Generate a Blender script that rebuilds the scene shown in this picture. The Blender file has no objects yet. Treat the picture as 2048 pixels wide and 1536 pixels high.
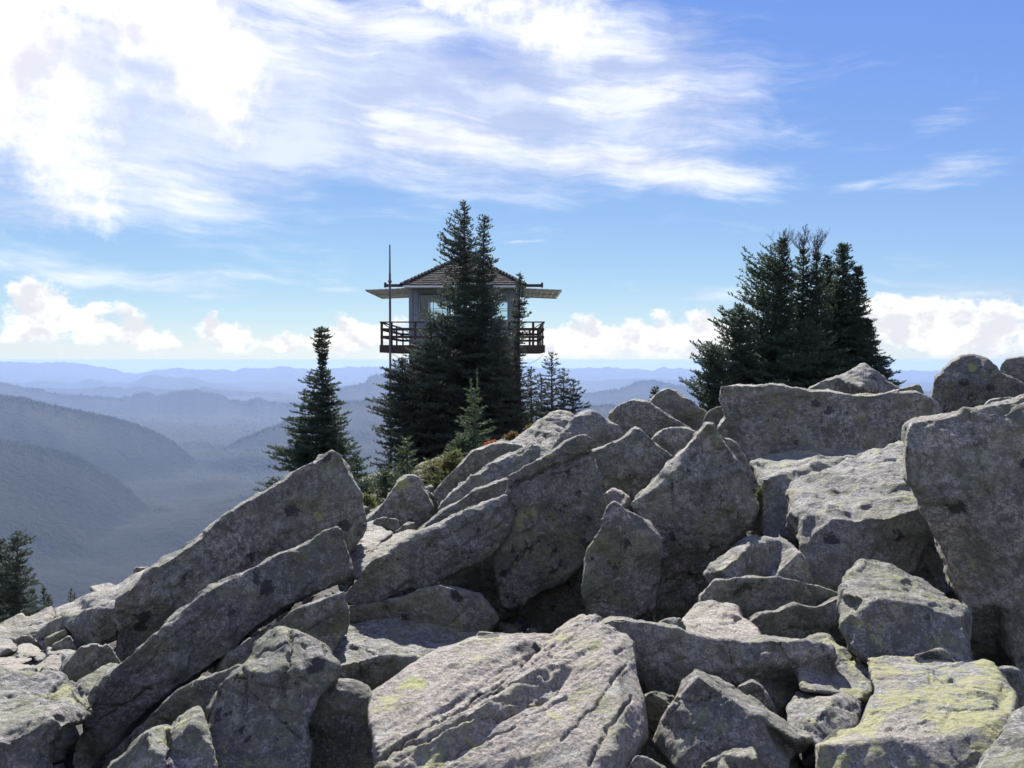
import bpy, bmesh, math, random
import numpy as np
from mathutils import Vector, geometry

S = bpy.context.scene
COL = S.collection
rng = np.random.default_rng(7)
random.seed(7)

# ------------------------------------------------------------------ camera
F = 1670.0                      # focal length in pixels of the 2048 wide photograph
EL = 720.0                      # pixel row of the eye level
PITCH = math.atan((768.0 - EL) / F)   # the camera looks a little down
EYE = 1.6
SP, CP = math.sin(PITCH), math.cos(PITCH)
cam = bpy.data.cameras.new('camera')
cam.sensor_width = 36.0
cam.lens = 36.0 * F / 2048.0
cam.clip_start = 0.05
cam.clip_end = 200000
camo = bpy.data.objects.new('camera', cam)
COL.objects.link(camo)
camo.location = (0, 0, EYE)
camo.rotation_euler = (math.pi / 2 - PITCH, 0, 0)
S.camera = camo


def P(px, py, d):
    a = (px - 1024.0) / F
    b = (768.0 - py) / F
    return (d * a, d * (CP + b * SP), EYE + d * (-SP + b * CP))


def proj(co):
    """world coordinates (n,3) to photo pixels and depth"""
    y, z = co[:, 1], co[:, 2] - EYE
    d = y * CP - z * SP
    up = y * SP + z * CP
    return 1024 + F * co[:, 0] / d, 768 - F * up / d, d


# ------------------------------------------------------------------ sky, sun, exposure
SUN_AZ, SUN_EL = math.radians(-7.0), math.radians(40.0)
SKY_STRENGTH = 0.085
world = bpy.data.worlds.new('World')
S.world = world
world.use_nodes = True
sun = bpy.data.lights.new('sun', 'SUN')
sun.energy = 5.0
sun.angle = math.radians(0.6)
sun.color = (1.0, 0.95, 0.88)
suno = bpy.data.objects.new('sun', sun)
COL.objects.link(suno)
sdir = Vector((math.sin(SUN_AZ) * math.cos(SUN_EL), math.cos(SUN_AZ) * math.cos(SUN_EL), math.sin(SUN_EL)))
suno.rotation_euler = sdir.to_track_quat('Z', 'Y').to_euler()
suno.location = (0, 0, 60)
S.view_settings.view_transform = 'Standard'
S.view_settings.look = 'None'
S.view_settings.exposure = 1.3
S.view_settings.gamma = 1.0
S.view_settings.use_curve_mapping = False
S.cycles.max_bounces = 7
S.cycles.diffuse_bounces = 3
S.cycles.glossy_bounces = 2
S.cycles.transmission_bounces = 3
S.cycles.transparent_max_bounces = 10
S.cycles.volume_bounces = 1
S.cycles.sample_clamp_indirect = 4.0
S.cycles.use_denoising = True


class NT:
    """small helper to write node maths in one line each"""
    def __init__(self, tree):
        self.t = tree
        self.n = tree.nodes
        self.l = tree.links

    def new(self, typ, **kw):
        nd = self.n.new(typ)
        for k, v in kw.items():
            setattr(nd, k, v)
        return nd

    def put(self, sock, v):
        if hasattr(v, 'links'):
            self.l.new(v, sock)
        elif v is not None:
            sock.default_value = v

    def m(self, op, a, b=None, c=None, clamp=False):
        nd = self.new('ShaderNodeMath', operation=op, use_clamp=clamp)
        for i, v in enumerate((a, b, c)):
            if v is not None:
                self.put(nd.inputs[i], v)
        return nd.outputs[0]

    def vm(self, op, a, b=None):
        nd = self.new('ShaderNodeVectorMath', operation=op)
        self.put(nd.inputs[0], a)
        if b is not None:
            self.put(nd.inputs['Scale'] if op == 'SCALE' else nd.inputs[1], b)
        return nd.outputs[0]

    def xyz(self, x, y, z):
        nd = self.new('ShaderNodeCombineXYZ')
        for i, v in enumerate((x, y, z)):
            self.put(nd.inputs[i], v)
        return nd.outputs[0]

    def noise(self, vec, scale, detail=4, rough=0.5, dist=0.0, lac=2.0, typ='FBM'):
        nd = self.new('ShaderNodeTexNoise')
        nd.noise_type = typ
        self.put(nd.inputs['Vector'], vec)
        nd.inputs['Scale'].default_value = scale
        nd.inputs['Detail'].default_value = detail
        nd.inputs['Roughness'].default_value = rough
        nd.inputs['Distortion'].default_value = dist
        nd.inputs['Lacunarity'].default_value = lac
        return nd.outputs['Fac']

    def voro(self, vec, scale, feature='F1', out='Distance'):
        nd = self.new('ShaderNodeTexVoronoi')
        nd.feature = feature
        self.put(nd.inputs['Vector'], vec)
        nd.inputs['Scale'].default_value = scale
        return nd.outputs[out]

    def ramp(self, v, lo, hi, a=0.0, b=1.0):
        nd = self.new('ShaderNodeMapRange')
        nd.interpolation_type = 'SMOOTHSTEP'
        self.put(nd.inputs[0], v)
        for i, q in enumerate((lo, hi, a, b)):
            self.put(nd.inputs[i + 1], q)
        return nd.outputs[0]

    def mix(self, f, a, b):
        nd = self.new('ShaderNodeMix', data_type='RGBA')
        self.put(nd.inputs[0], f)
        for s, v in ((nd.inputs[6], a), (nd.inputs[7], b)):
            if hasattr(v, 'links'):
                self.l.new(v, s)
            else:
                s.default_value = (v[0], v[1], v[2], 1.0)
        return nd.outputs[2]


def px_dir(x, y):
    az = math.atan((x - 1024.0) / F)
    el = math.atan((EL - y) / F * math.cos(az))
    return math.degrees(az), math.degrees(el)


def build_world():
    w = NT(world.node_tree)
    w.n.clear()
    out = w.new('ShaderNodeOutputWorld')
    bg = w.new('ShaderNodeBackground')
    w.l.new(bg.outputs[0], out.inputs[0])
    bg.inputs[1].default_value = SKY_STRENGTH
    sky = w.new('ShaderNodeTexSky')
    sky.sky_type = 'NISHITA'
    sky.sun_disc = False
    sky.sun_elevation = SUN_EL
    sky.sun_rotation = SUN_AZ
    sky.altitude = 1500
    sky.air_density = 1.0
    sky.dust_density = 0.0
    sky.ozone_density = 3.0
    tc = w.new('ShaderNodeTexCoord')
    sep = w.new('ShaderNodeSeparateXYZ')
    w.l.new(tc.outputs['Generated'], sep.inputs[0])
    x, y, z = sep.outputs
    # below the horizon the sky goes on in its horizon colour
    w.l.new(w.xyz(x, y, w.m('MAXIMUM', z, 0.012)), sky.inputs['Vector']) if 'Vector' in sky.inputs else None
    az = w.m('MULTIPLY', w.m('ARCTAN2', x, y), 57.2958)
    el = w.m('MULTIPLY', w.m('ARCSINE', z), 57.2958)

    def blob(cx, cy, rx, ry, rot, amp, pw=1.0):
        a0, e0 = px_dir(cx, cy)
        sx = rx / 29.15 * math.cos(math.radians(a0)) ** 2
        sy = ry / 29.15 * math.cos(math.radians(e0)) ** 2
        c, s = math.cos(math.radians(rot)), math.sin(math.radians(rot))
        dx, dy = w.m('SUBTRACT', az, a0), w.m('SUBTRACT', el, e0)
        u = w.m('ADD', w.m('MULTIPLY', dx, c / sx), w.m('MULTIPLY', dy, s / sx))
        v = w.m('ADD', w.m('MULTIPLY', dx, -s / sy), w.m('MULTIPLY', dy, c / sy))
        r2 = w.m('ADD', w.m('MULTIPLY', u, u), w.m('MULTIPLY', v, v))
        g = w.m('EXPONENT', w.m('MULTIPLY', r2, -pw))
        return w.m('MULTIPLY', g, amp)

    def union(lst):
        s = blob(*lst[0])
        for b in lst[1:]:
            s = w.m('MAXIMUM', s, blob(*b))
        return s

    # streaked noise for the high cloud: a flat layer seen in perspective far above
    AE = w.xyz(az, el, 0.0)
    warp = w.new('ShaderNodeTexNoise')
    w.put(warp.inputs['Vector'], AE)
    warp.inputs['Scale'].default_value = 0.10
    warp.inputs['Detail'].default_value = 2
    wv = w.vm('SCALE', w.vm('SUBTRACT', warp.outputs['Color'], (0.5, 0.5, 0.5)), 3.2)
    AEw = w.vm('ADD', AE, wv)
    rot = w.new('ShaderNodeVectorRotate', rotation_type='Z_AXIS')
    w.put(rot.inputs['Vector'], AEw)
    rot.inputs['Angle'].default_value = math.radians(4)
    st = w.vm('MULTIPLY', rot.outputs[0], (0.17, 1.0, 1.0))
    n_st = w.noise(st, 0.45, 7, 0.58)
    n_st2 = w.noise(w.vm('MULTIPLY', rot.outputs[0], (0.22, 1.8, 1.0)), 1.1, 6, 0.62)
    n_big = w.noise(w.vm('ADD', AE, (31.0, 7.0, 3.0)), 0.12, 6, 0.62)
    cir = union([
        (760, 230, 640, 160, -7, 0.95), (1180, 140, 380, 210, -20, 1.0), (560, 60, 520, 250, 0, 0.92),
        (230, 330, 460, 130, -4, 0.95), (700, 60, 420, 140, 0, 1.0), (1300, 200, 240, 130, 0, 0.95), (1270, 330, 350, 62, -8, 1.15), (900, 280, 380, 60, 3, 1.15),
        (100, 420, 360, 46, 0, 0.85), (380, 390, 260, 34, 4, 0.9), (1880, 345, 190, 34, 4, 0.64), (1880, 240, 120, 34, 10, 0.56), (1700, 375, 90, 16, 5, 0.66),
        (1390, 585, 190, 26, -4, 0.66), (1350, 648, 160, 12, 0, 0.70), (2000, 580, 290, 60, -8, 0.80),
        (330, 565, 380, 42, 0, 0.68), (450, 592, 160, 12, 0, 0.66), (680, 580, 90, 9, 3, 0.66), (1050, 484, 60, 5, 3, 0.60),
        (60, 520, 200, 34, 0, 0.62), (600, -420, 1200, 420, 0, 0.9), (-700, 100, 700, 300, 0, 0.8)])
    back = w.ramp(w.m('ABSOLUTE', az), 50.0, 110.0, 0.0, 0.85)  # unseen cloud behind the camera, amount set to brighten and neutralise the shade
    cir = w.m('MAXIMUM', cir, back)
    fld = w.m('ADD', w.m('MULTIPLY', n_st, 0.62), w.m('ADD', w.m('MULTIPLY', n_st2, 0.28), w.m('MULTIPLY', n_big, 0.10)))
    dens = w.ramp(w.m('ADD', w.m('MULTIPLY', w.m('SUBTRACT', fld, 0.5), 1.25), w.m('MULTIPLY', cir, 0.50)), 0.14, 0.62)
    vm = union([(760, 200, 680, 190, -5, 1.0), (300, 200, 560, 220, 0, 1.0), (1180, 160, 400, 200, -20, 0.9), (1200, 320, 380, 60, -6, 0.7), (230, 360, 420, 90, -4, 0.75), (600, -420, 1200, 420, 0, 0.9), (1980, 590, 260, 60, -8, 0.5)])
    veil = w.m('MULTIPLY', w.ramp(w.m('ADD', vm, w.m('MULTIPLY', w.m('SUBTRACT', fld, 0.5), 1.6)), 0.15, 0.80), 0.72)
    dens = w.m('MAXIMUM', dens, veil)
    # cumulus: puffy clouds low over the far hills and the thick bank at the upper left
    n_cu = w.noise(w.vm('MULTIPLY', AE, (1.0, 1.25, 1.0)), 0.42, 9, 0.60)
    n_cu2 = w.noise(w.vm('ADD', AE, (9.0, 4.0, 1.0)), 0.13, 8, 0.62)
    low = union([
        (110, 640, 150, 56, -6, 1.0), (70, 600, 70, 34, 0, 0.95), (285, 672, 70, 34, -10, 0.95), (455, 668, 62, 32, -12, 1.0), (555, 684, 60, 22, 0, 0.85),
        (700, 672, 110, 38, 8, 0.95), (1000, 695, 260, 46, 0, 1.0), (1160, 685, 140, 46, 0, 1.0), (1370, 680, 170, 56, 0, 1.05), (1840, 650, 150, 56, -14, 1.1), (1980, 660, 140, 60, 0, 0.8),
        (1930, 690, 200, 30, 0, 0.86), (2060, 680, 60, 30, 0, 0.9), (1600, 700, 180, 30, 0, 0.9),
        (-400, 650, 160, 60, 0, 0.9), (2700, 650, 260, 60, 0, 0.9)], )
    dlow = w.ramp(w.m('ADD', w.m('MULTIPLY', low, 0.50), w.m('MULTIPLY', w.m('SUBTRACT', n_cu, 0.5), 1.2)), 0.17, 0.34)
    dlow = w.m('MULTIPLY', dlow, w.ramp(low, 0.06, 0.22))
    bank = union([(40, 110, 330, 210, 0, 1.1), (430, 110, 110, 150, 10, 1.0), (250, 40, 260, 120, 0, 1.0), (1230, 40, 200, 80, 0, 0.72), (1330, 140, 90, 60, 30, 0.55),
                  (930, 10, 170, 60, 0, 0.85), (-300, -100, 600, 400, 0, 1.0), (800, -300, 500, 160, 0, 0.9)])
    dbank = w.ramp(w.m('ADD', w.m('MULTIPLY', bank, 0.50), w.m('MULTIPLY', w.m('SUBTRACT', n_cu2, 0.5), 1.5)), 0.20, 0.52)
    # colours
    # the raw sky texture whitens fast towards the sun; keep its shape, with the blue of a clear autumn day
    sc = w.new('ShaderNodeSeparateColor')
    w.l.new(sky.outputs[0], sc.inputs[0])
    cc = w.new('ShaderNodeCombineColor')
    for i, (a0, r0, pw) in enumerate(((0.92, 1.82, 0.84), (1.70, 3.2, 0.76), (4.05, 5.94, 0.20))):
        w.l.new(w.m('MULTIPLY', w.m('POWER', w.m('DIVIDE', sc.outputs[i], r0), pw), a0), cc.inputs[i])
    skyc = cc.outputs[0]
    glow = blob(-60, -120, 900, 560, 0, 1.0)
    c_cir = w.mix(w.ramp(w.m('ADD', w.m('MULTIPLY', n_st, 0.6), w.m('MULTIPLY', n_big, 0.4)), 0.40, 0.58), (3.3, 3.55, 4.4), (5.3, 5.4, 5.8))
    c_cir = w.mix(w.m('MULTIPLY', glow, 0.55), c_cir, (5.8, 5.8, 6.0))
    upper = w.noise(w.vm('ADD', w.vm('MULTIPLY', AE, (1.0, 1.25, 1.0)), (0.0, 0.9, 0.0)), 0.42, 5, 0.55)
    shade = w.ramp(upper, 0.45, 0.62)
    c_low = w.mix(w.m('MULTIPLY', shade, 0.7), (5.4, 5.35, 5.3), (3.3, 3.45, 3.9))
    sh2 = w.ramp(w.noise(w.vm('ADD', AE, (3.0, 60.0, 0.0)), 0.2, 7, 0.6), 0.45, 0.66)
    c_bank = w.mix(w.m('MULTIPLY', sh2, 0.75), (6.2, 6.1, 6.0), (3.3, 3.4, 4.1))
    col = w.mix(w.m('MULTIPLY', dens, 0.86), skyc, c_cir)
    col = w.mix(w.m('MULTIPLY', dbank, 0.95), col, c_bank)
    col = w.mix(w.m('MULTIPLY', dlow, w.ramp(el, -0.4, 0.9)), col, c_low)
    w.l.new(col, bg.inputs[0])


build_world()

# ------------------------------------------------------------------ object helpers
def tag(o, label=None, cat=None, group=None, kind=None):
    if label: o['label'] = label
    if cat: o['category'] = cat
    if group: o['group'] = group
    if kind: o['kind'] = kind
    return o


def empty(name, loc, label, cat, group=None):
    o = bpy.data.objects.new(name, None)
    COL.objects.link(o)
    o.location = loc
    return tag(o, label, cat, group)


def mesh_obj(name, verts, faces, mat, parent=None, loc=(0, 0, 0), smooth=False):
    me = bpy.data.meshes.new(name)
    verts = np.asarray(verts, dtype=np.float32)
    if isinstance(faces, np.ndarray):
        n, k = faces.shape
        me.vertices.add(len(verts))
        me.vertices.foreach_set('co', verts.ravel())
        me.loops.add(n * k)
        me.loops.foreach_set('vertex_index', faces.ravel().astype(np.int32))
        me.polygons.add(n)
        me.polygons.foreach_set('loop_start', np.arange(0, n * k, k, dtype=np.int32))
        me.polygons.foreach_set('loop_total', np.full(n, k, dtype=np.int32))
        me.update(calc_edges=True)
    else:
        me.from_pydata([tuple(v) for v in verts], [], faces)
        me.update()
    if smooth:
        me.polygons.foreach_set('use_smooth', np.ones(len(me.polygons), dtype=bool))
    if mat: me.materials.append(mat)
    o = bpy.data.objects.new(name, me)
    COL.objects.link(o)
    if parent:
        o.parent = parent
    o.location = loc
    return o


# ------------------------------------------------------------------ numpy value noise
def _hash(ix, iy, iz, seed):
    h = (ix * 374761393 + iy * 668265263 + iz * 2147483647 + seed * 1274126177) & 0xFFFFFFFF
    h = ((h ^ (h >> 13)) * 1274126177) & 0xFFFFFFFF
    h = h ^ (h >> 16)
    return (h & 0xFFFF) / 65535.0


def vnoise(p, seed=0):
    i = np.floor(p).astype(np.int64)
    f = p - i
    f = f * f * f * (f * (f * 6 - 15) + 10)
    r = 0
    for dx in (0, 1):
        wx = f[:, 0] if dx else 1 - f[:, 0]
        for dy in (0, 1):
            wy = f[:, 1] if dy else 1 - f[:, 1]
            for dz in (0, 1):
                wz = f[:, 2] if dz else 1 - f[:, 2]
                r = r + wx * wy * wz * _hash(i[:, 0] + dx, i[:, 1] + dy, i[:, 2] + dz, seed)
    return r * 2 - 1


def fbm(p, octaves=4, seed=0, gain=0.5):
    a, s, r = 1.0, 1.0, 0
    for k in range(octaves):
        r = r + a * vnoise(p * s + 17.3 * k, seed + k)
        a *= gain
        s *= 2.03
    return r


# ------------------------------------------------------------------ materials
def new_mat(name):
    m = bpy.data.materials.new(name)
    m.use_nodes = True
    w = NT(m.node_tree)
    w.n.clear()
    out = w.new('ShaderNodeOutputMaterial')
    b = w.new('ShaderNodeBsdfPrincipled')
    w.l.new(b.outputs[0], out.inputs[0])
    return m, w, b, out


def granite():
    m, w, b, out = new_mat('granite')
    tc = w.new('ShaderNodeTexCoord')
    oi = w.new('ShaderNodeObjectInfo')
    off = w.vm('SCALE', w.xyz(oi.outputs['Random'], oi.outputs['Random'], oi.outputs['Random']), 61.0)
    v = w.vm('ADD', tc.outputs['Object'], off)

    def attr(nm):
        a = w.new('ShaderNodeAttribute', attribute_type='OBJECT', attribute_name=nm)
        return a.outputs['Fac']
    green, dark, warm = attr('lichen_green'), attr('lichen_dark'), attr('warm')
    tone = w.noise(v, 1.7, 5, 0.6)
    base = w.mix(w.ramp(tone, 0.35, 0.65), (0.168, 0.166, 0.156), (0.30, 0.294, 0.275))
    wm = w.ramp(w.m('ADD', w.noise(w.vm('ADD', v, (5.0, 1.0, 2.0)), 2.3, 5, 0.65), w.m('MULTIPLY', warm, 0.35)), 0.50, 0.74)
    base = w.mix(w.m('MULTIPLY', wm, 0.6), base, (0.37, 0.305, 0.24))
    # no two blocks weathered alike
    tn = w.m('ADD', 0.72, w.m('MULTIPLY', oi.outputs['Random'], 0.56))
    base = w.mix(1.0, base, w.vm('SCALE', base, tn))
    rust = w.noise(w.vm('ADD', v, (21.0, 5.0, 8.0)), 1.1, 8, 0.7, 0.5)
    base = w.mix(w.m('MULTIPLY', w.ramp(rust, 0.56, 0.70), 0.35), base, (0.21, 0.15, 0.105))
    # crystals of the granite
    gr = w.noise(v, 85.0, 5, 0.8)
    base = w.mix(w.ramp(gr, 0.45, 0.53), w.mix(0.62, base, (0.05, 0.05, 0.055)), base)
    gv = w.voro(v, 120.0, out='Color')
    gs = w.new('ShaderNodeSeparateColor')
    w.l.new(gv, gs.inputs[0])
    base = w.mix(w.m('MULTIPLY', w.ramp(gs.outputs[0], 0.60, 0.95), 0.4), base, (0.44, 0.43, 0.41))
    dk = w.m('MINIMUM', w.m('MAXIMUM', w.m('ADD', 0.9, w.m('MULTIPLY', dark, 2.2)), 0.15), 1.0)   # low dark-lichen values also thin the crust, leaving the block paler
    # mottling a few centimetres across
    mo = w.noise(w.vm('ADD', v, (4.0, 4.0, 9.0)), 24.0, 7, 0.72, 0.3)
    base = w.mix(w.m('MULTIPLY', w.ramp(mo, 0.46, 0.54), w.m('MULTIPLY', w.m('ADD', dk, 0.35), 0.52)), w.mix(0.0, base, base), (0.082, 0.083, 0.078))
    # grey-green crust lichen, broad and blotchy
    c1 = w.noise(w.vm('ADD', v, (2.0, 8.0, 4.0)), 3.4, 9, 0.68, 0.4)
    base = w.mix(w.m('MULTIPLY', w.ramp(c1, 0.48, 0.58), w.m('MULTIPLY', dk, 0.58)), base, (0.155, 0.165, 0.105))
    c1b = w.noise(w.vm('ADD', v, (12.0, 3.0, 9.0)), 9.0, 8, 0.70)
    base = w.mix(w.m('MULTIPLY', w.ramp(c1b, 0.55, 0.64), 0.45), base, (0.35, 0.36, 0.32))
    c1c = w.noise(w.vm('ADD', v, (15.0, 13.0, 2.0)), 6.5, 9, 0.74, 0.2)
    base = w.mix(w.m('MULTIPLY', w.ramp(c1c, 0.50, 0.58), w.m('MULTIPLY', dk, 0.6)), base, (0.075, 0.078, 0.060))
    c1d = w.noise(w.vm('ADD', v, (5.0, 33.0, 6.0)), 5.0, 9, 0.74, 0.2)
    base = w.mix(w.m('MULTIPLY', w.ramp(c1d, 0.54, 0.62), 0.40), base, (0.17, 0.185, 0.075))
    # yellow-green map lichen
    geo = w.new('ShaderNodeNewGeometry')
    ns = w.new('ShaderNodeSeparateXYZ')
    w.l.new(geo.outputs['Normal'], ns.inputs[0])
    up = w.m('MULTIPLY', w.m('MAXIMUM', ns.outputs[2], 0.0), 0.05)
    c2 = w.noise(w.vm('ADD', v, (7.0, 7.0, 1.0)), 4.6, 10, 0.72, 0.3)
    thr = w.m('SUBTRACT', 0.715, w.m('ADD', w.m('MULTIPLY', green, 0.20), up))
    g = w.ramp(w.m('SUBTRACT', c2, thr), 0.0, 0.035)
    gcol = w.mix(w.noise(v, 22.0, 4, 0.7), (0.15, 0.155, 0.075), (0.37, 0.37, 0.17))
    base = w.mix(w.m('MULTIPLY', g, 0.80), base, gcol)
    # round discs of yellow lichen
    vd = w.new('ShaderNodeTexVoronoi')
    w.put(vd.inputs['Vector'], w.vm('ADD', v, w.vm('SCALE', w.xyz(w.noise(v, 14.0, 5), w.noise(w.vm('ADD', v, (3.0, 3.0, 3.0)), 14.0, 5), 0.0), 0.09)))
    vd.inputs['Scale'].default_value = 2.6
    vs = w.new('ShaderNodeSeparateColor')
    w.l.new(vd.outputs['Color'], vs.inputs[0])
    disc = w.m('MULTIPLY', w.ramp(vd.outputs['Distance'], 0.20, 0.15), w.ramp(vs.outputs[0], 0.76, 0.80))
    base = w.mix(w.m('MULTIPLY', disc, 0.75), base, (0.27, 0.29, 0.10))
    # black lichen with crisp ragged edges
    c3 = w.noise(w.vm('ADD', v, (1.0, 3.0, 11.0)), 8.0, 10, 0.72, 0.1)
    thr3 = w.m('SUBTRACT', 0.66, w.m('MULTIPLY', dark, 0.15))
    k = w.ramp(w.m('SUBTRACT', c3, thr3), 0.0, 0.018)
    base = w.mix(w.m('MULTIPLY', k, 0.9), base, (0.028, 0.028, 0.030))
    vd2 = w.new('ShaderNodeTexVoronoi')
    w.put(vd2.inputs['Vector'], w.vm('ADD', w.vm('ADD', v, (4.0, 2.0, 1.0)), w.vm('SCALE', w.xyz(w.noise(v, 17.0, 6, 0.7), w.noise(w.vm('ADD', v, (3.0, 9.0, 3.0)), 17.0, 6, 0.7), 0.0), 0.22)))
    vd2.inputs['Scale'].default_value = 5.0
    vs2 = w.new('ShaderNodeSeparateColor')
    w.l.new(vd2.outputs['Color'], vs2.inputs[0])
    disc2 = w.m('MULTIPLY', w.ramp(vd2.outputs['Distance'], 0.26, 0.20), w.ramp(vs2.outputs[1], 0.80, 0.83))
    base = w.mix(w.m('MULTIPLY', disc2, 0.88), base, (0.03, 0.03, 0.032))
    w.l.new(base, b.inputs['Base Color'])
    b.inputs['Roughness'].default_value = 0.82
    b.inputs['Specular IOR Level'].default_value = 0.35
    h = w.m('ADD', w.m('MULTIPLY', w.noise(v, 16.0, 9, 0.66), 1.0), w.m('MULTIPLY', w.noise(v, 60.0, 5, 0.75), 0.55))
    h = w.m('ADD', h, w.m('MULTIPLY', w.voro(v, 34.0), 0.22))
    bp = w.new('ShaderNodeBump')
    bp.inputs['Strength'].default_value = 0.85
    bp.inputs['Distance'].default_value = 0.035
    w.l.new(h, bp.inputs['Height'])
    w.l.new(bp.outputs[0], b.inputs['Normal'])
    return m


def needle_mat(name, c0, c1, trans=0.35):
    m, w, b, out = new_mat(name)
    tc = w.new('ShaderNodeTexCoord')
    n = w.noise(tc.outputs['Object'], 3.5, 4, 0.6)
    oi = w.new('ShaderNodeObjectInfo')
    col = w.mix(w.ramp(n, 0.35, 0.68), c0, c1)
    w.l.new(col, b.inputs['Base Color'])
    b.inputs['Roughness'].default_value = 0.55
    b.inputs['Specular IOR Level'].default_value = 0.35
    tr = w.new('ShaderNodeBsdfTranslucent')
    w.l.new(w.mix(0.5, col, c1), tr.inputs[0])
    mx = w.new('ShaderNodeMixShader')
    mx.inputs[0].default_value = trans
    w.l.new(b.outputs[0], mx.inputs[1])
    w.l.new(tr.outputs[0], mx.inputs[2])
    w.l.new(mx.outputs[0], out.inputs[0])
    return m


def plain(name, c, rough=0.7, c2=None, scale=6.0, bump=0.0, stretch=(1, 1, 1), metal=0.0):
    m, w, b, out = new_mat(name)
    tc = w.new('ShaderNodeTexCoord')
    v = w.vm('MULTIPLY', tc.outputs['Object'], stretch)
    n = w.noise(v, scale, 6, 0.65)
    w.l.new(w.mix(w.ramp(n, 0.35, 0.65), c, c2 or tuple(q * 0.72 for q in c)), b.inputs['Base Color'])
    b.inputs['Roughness'].default_value = rough
    b.inputs['Metallic'].default_value = metal
    if bump:
        bp = w.new('ShaderNodeBump')
        bp.inputs['Strength'].default_value = 0.6
        bp.inputs['Distance'].default_value = bump
        w.l.new(n, bp.inputs['Height'])
        w.l.new(bp.outputs[0], b.inputs['Normal'])
    return m


M_ROCK = granite()
M_FIR = needle_mat('fir_needles', (0.048, 0.066, 0.056), (0.105, 0.130, 0.100), 0.32)
M_HEM = needle_mat('hemlock_needles', (0.042, 0.066, 0.050), (0.090, 0.125, 0.080), 0.34)
M_YOUNG = needle_mat('young_fir_needles', (0.045, 0.075, 0.045), (0.11, 0.15, 0.08), 0.4)
M_SHRUB = needle_mat('shrub_leaves', (0.075, 0.105, 0.045), (0.19, 0.20, 0.08), 0.45)
M_YELLOW = needle_mat('autumn_leaves', (0.14, 0.12, 0.04), (0.17, 0.10, 0.04), 0.45)
M_RED = needle_mat('red_autumn_leaves', (0.28, 0.06, 0.04), (0.36, 0.14, 0.07), 0.45)
M_BARK = plain('bark', (0.07, 0.055, 0.045), 0.9, (0.12, 0.10, 0.085), 14.0, 0.02, (1, 1, 0.25))
M_DEAD = plain('dead_twigs', (0.08, 0.062, 0.055), 0.85, (0.12, 0.095, 0.08), 8.0)

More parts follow.
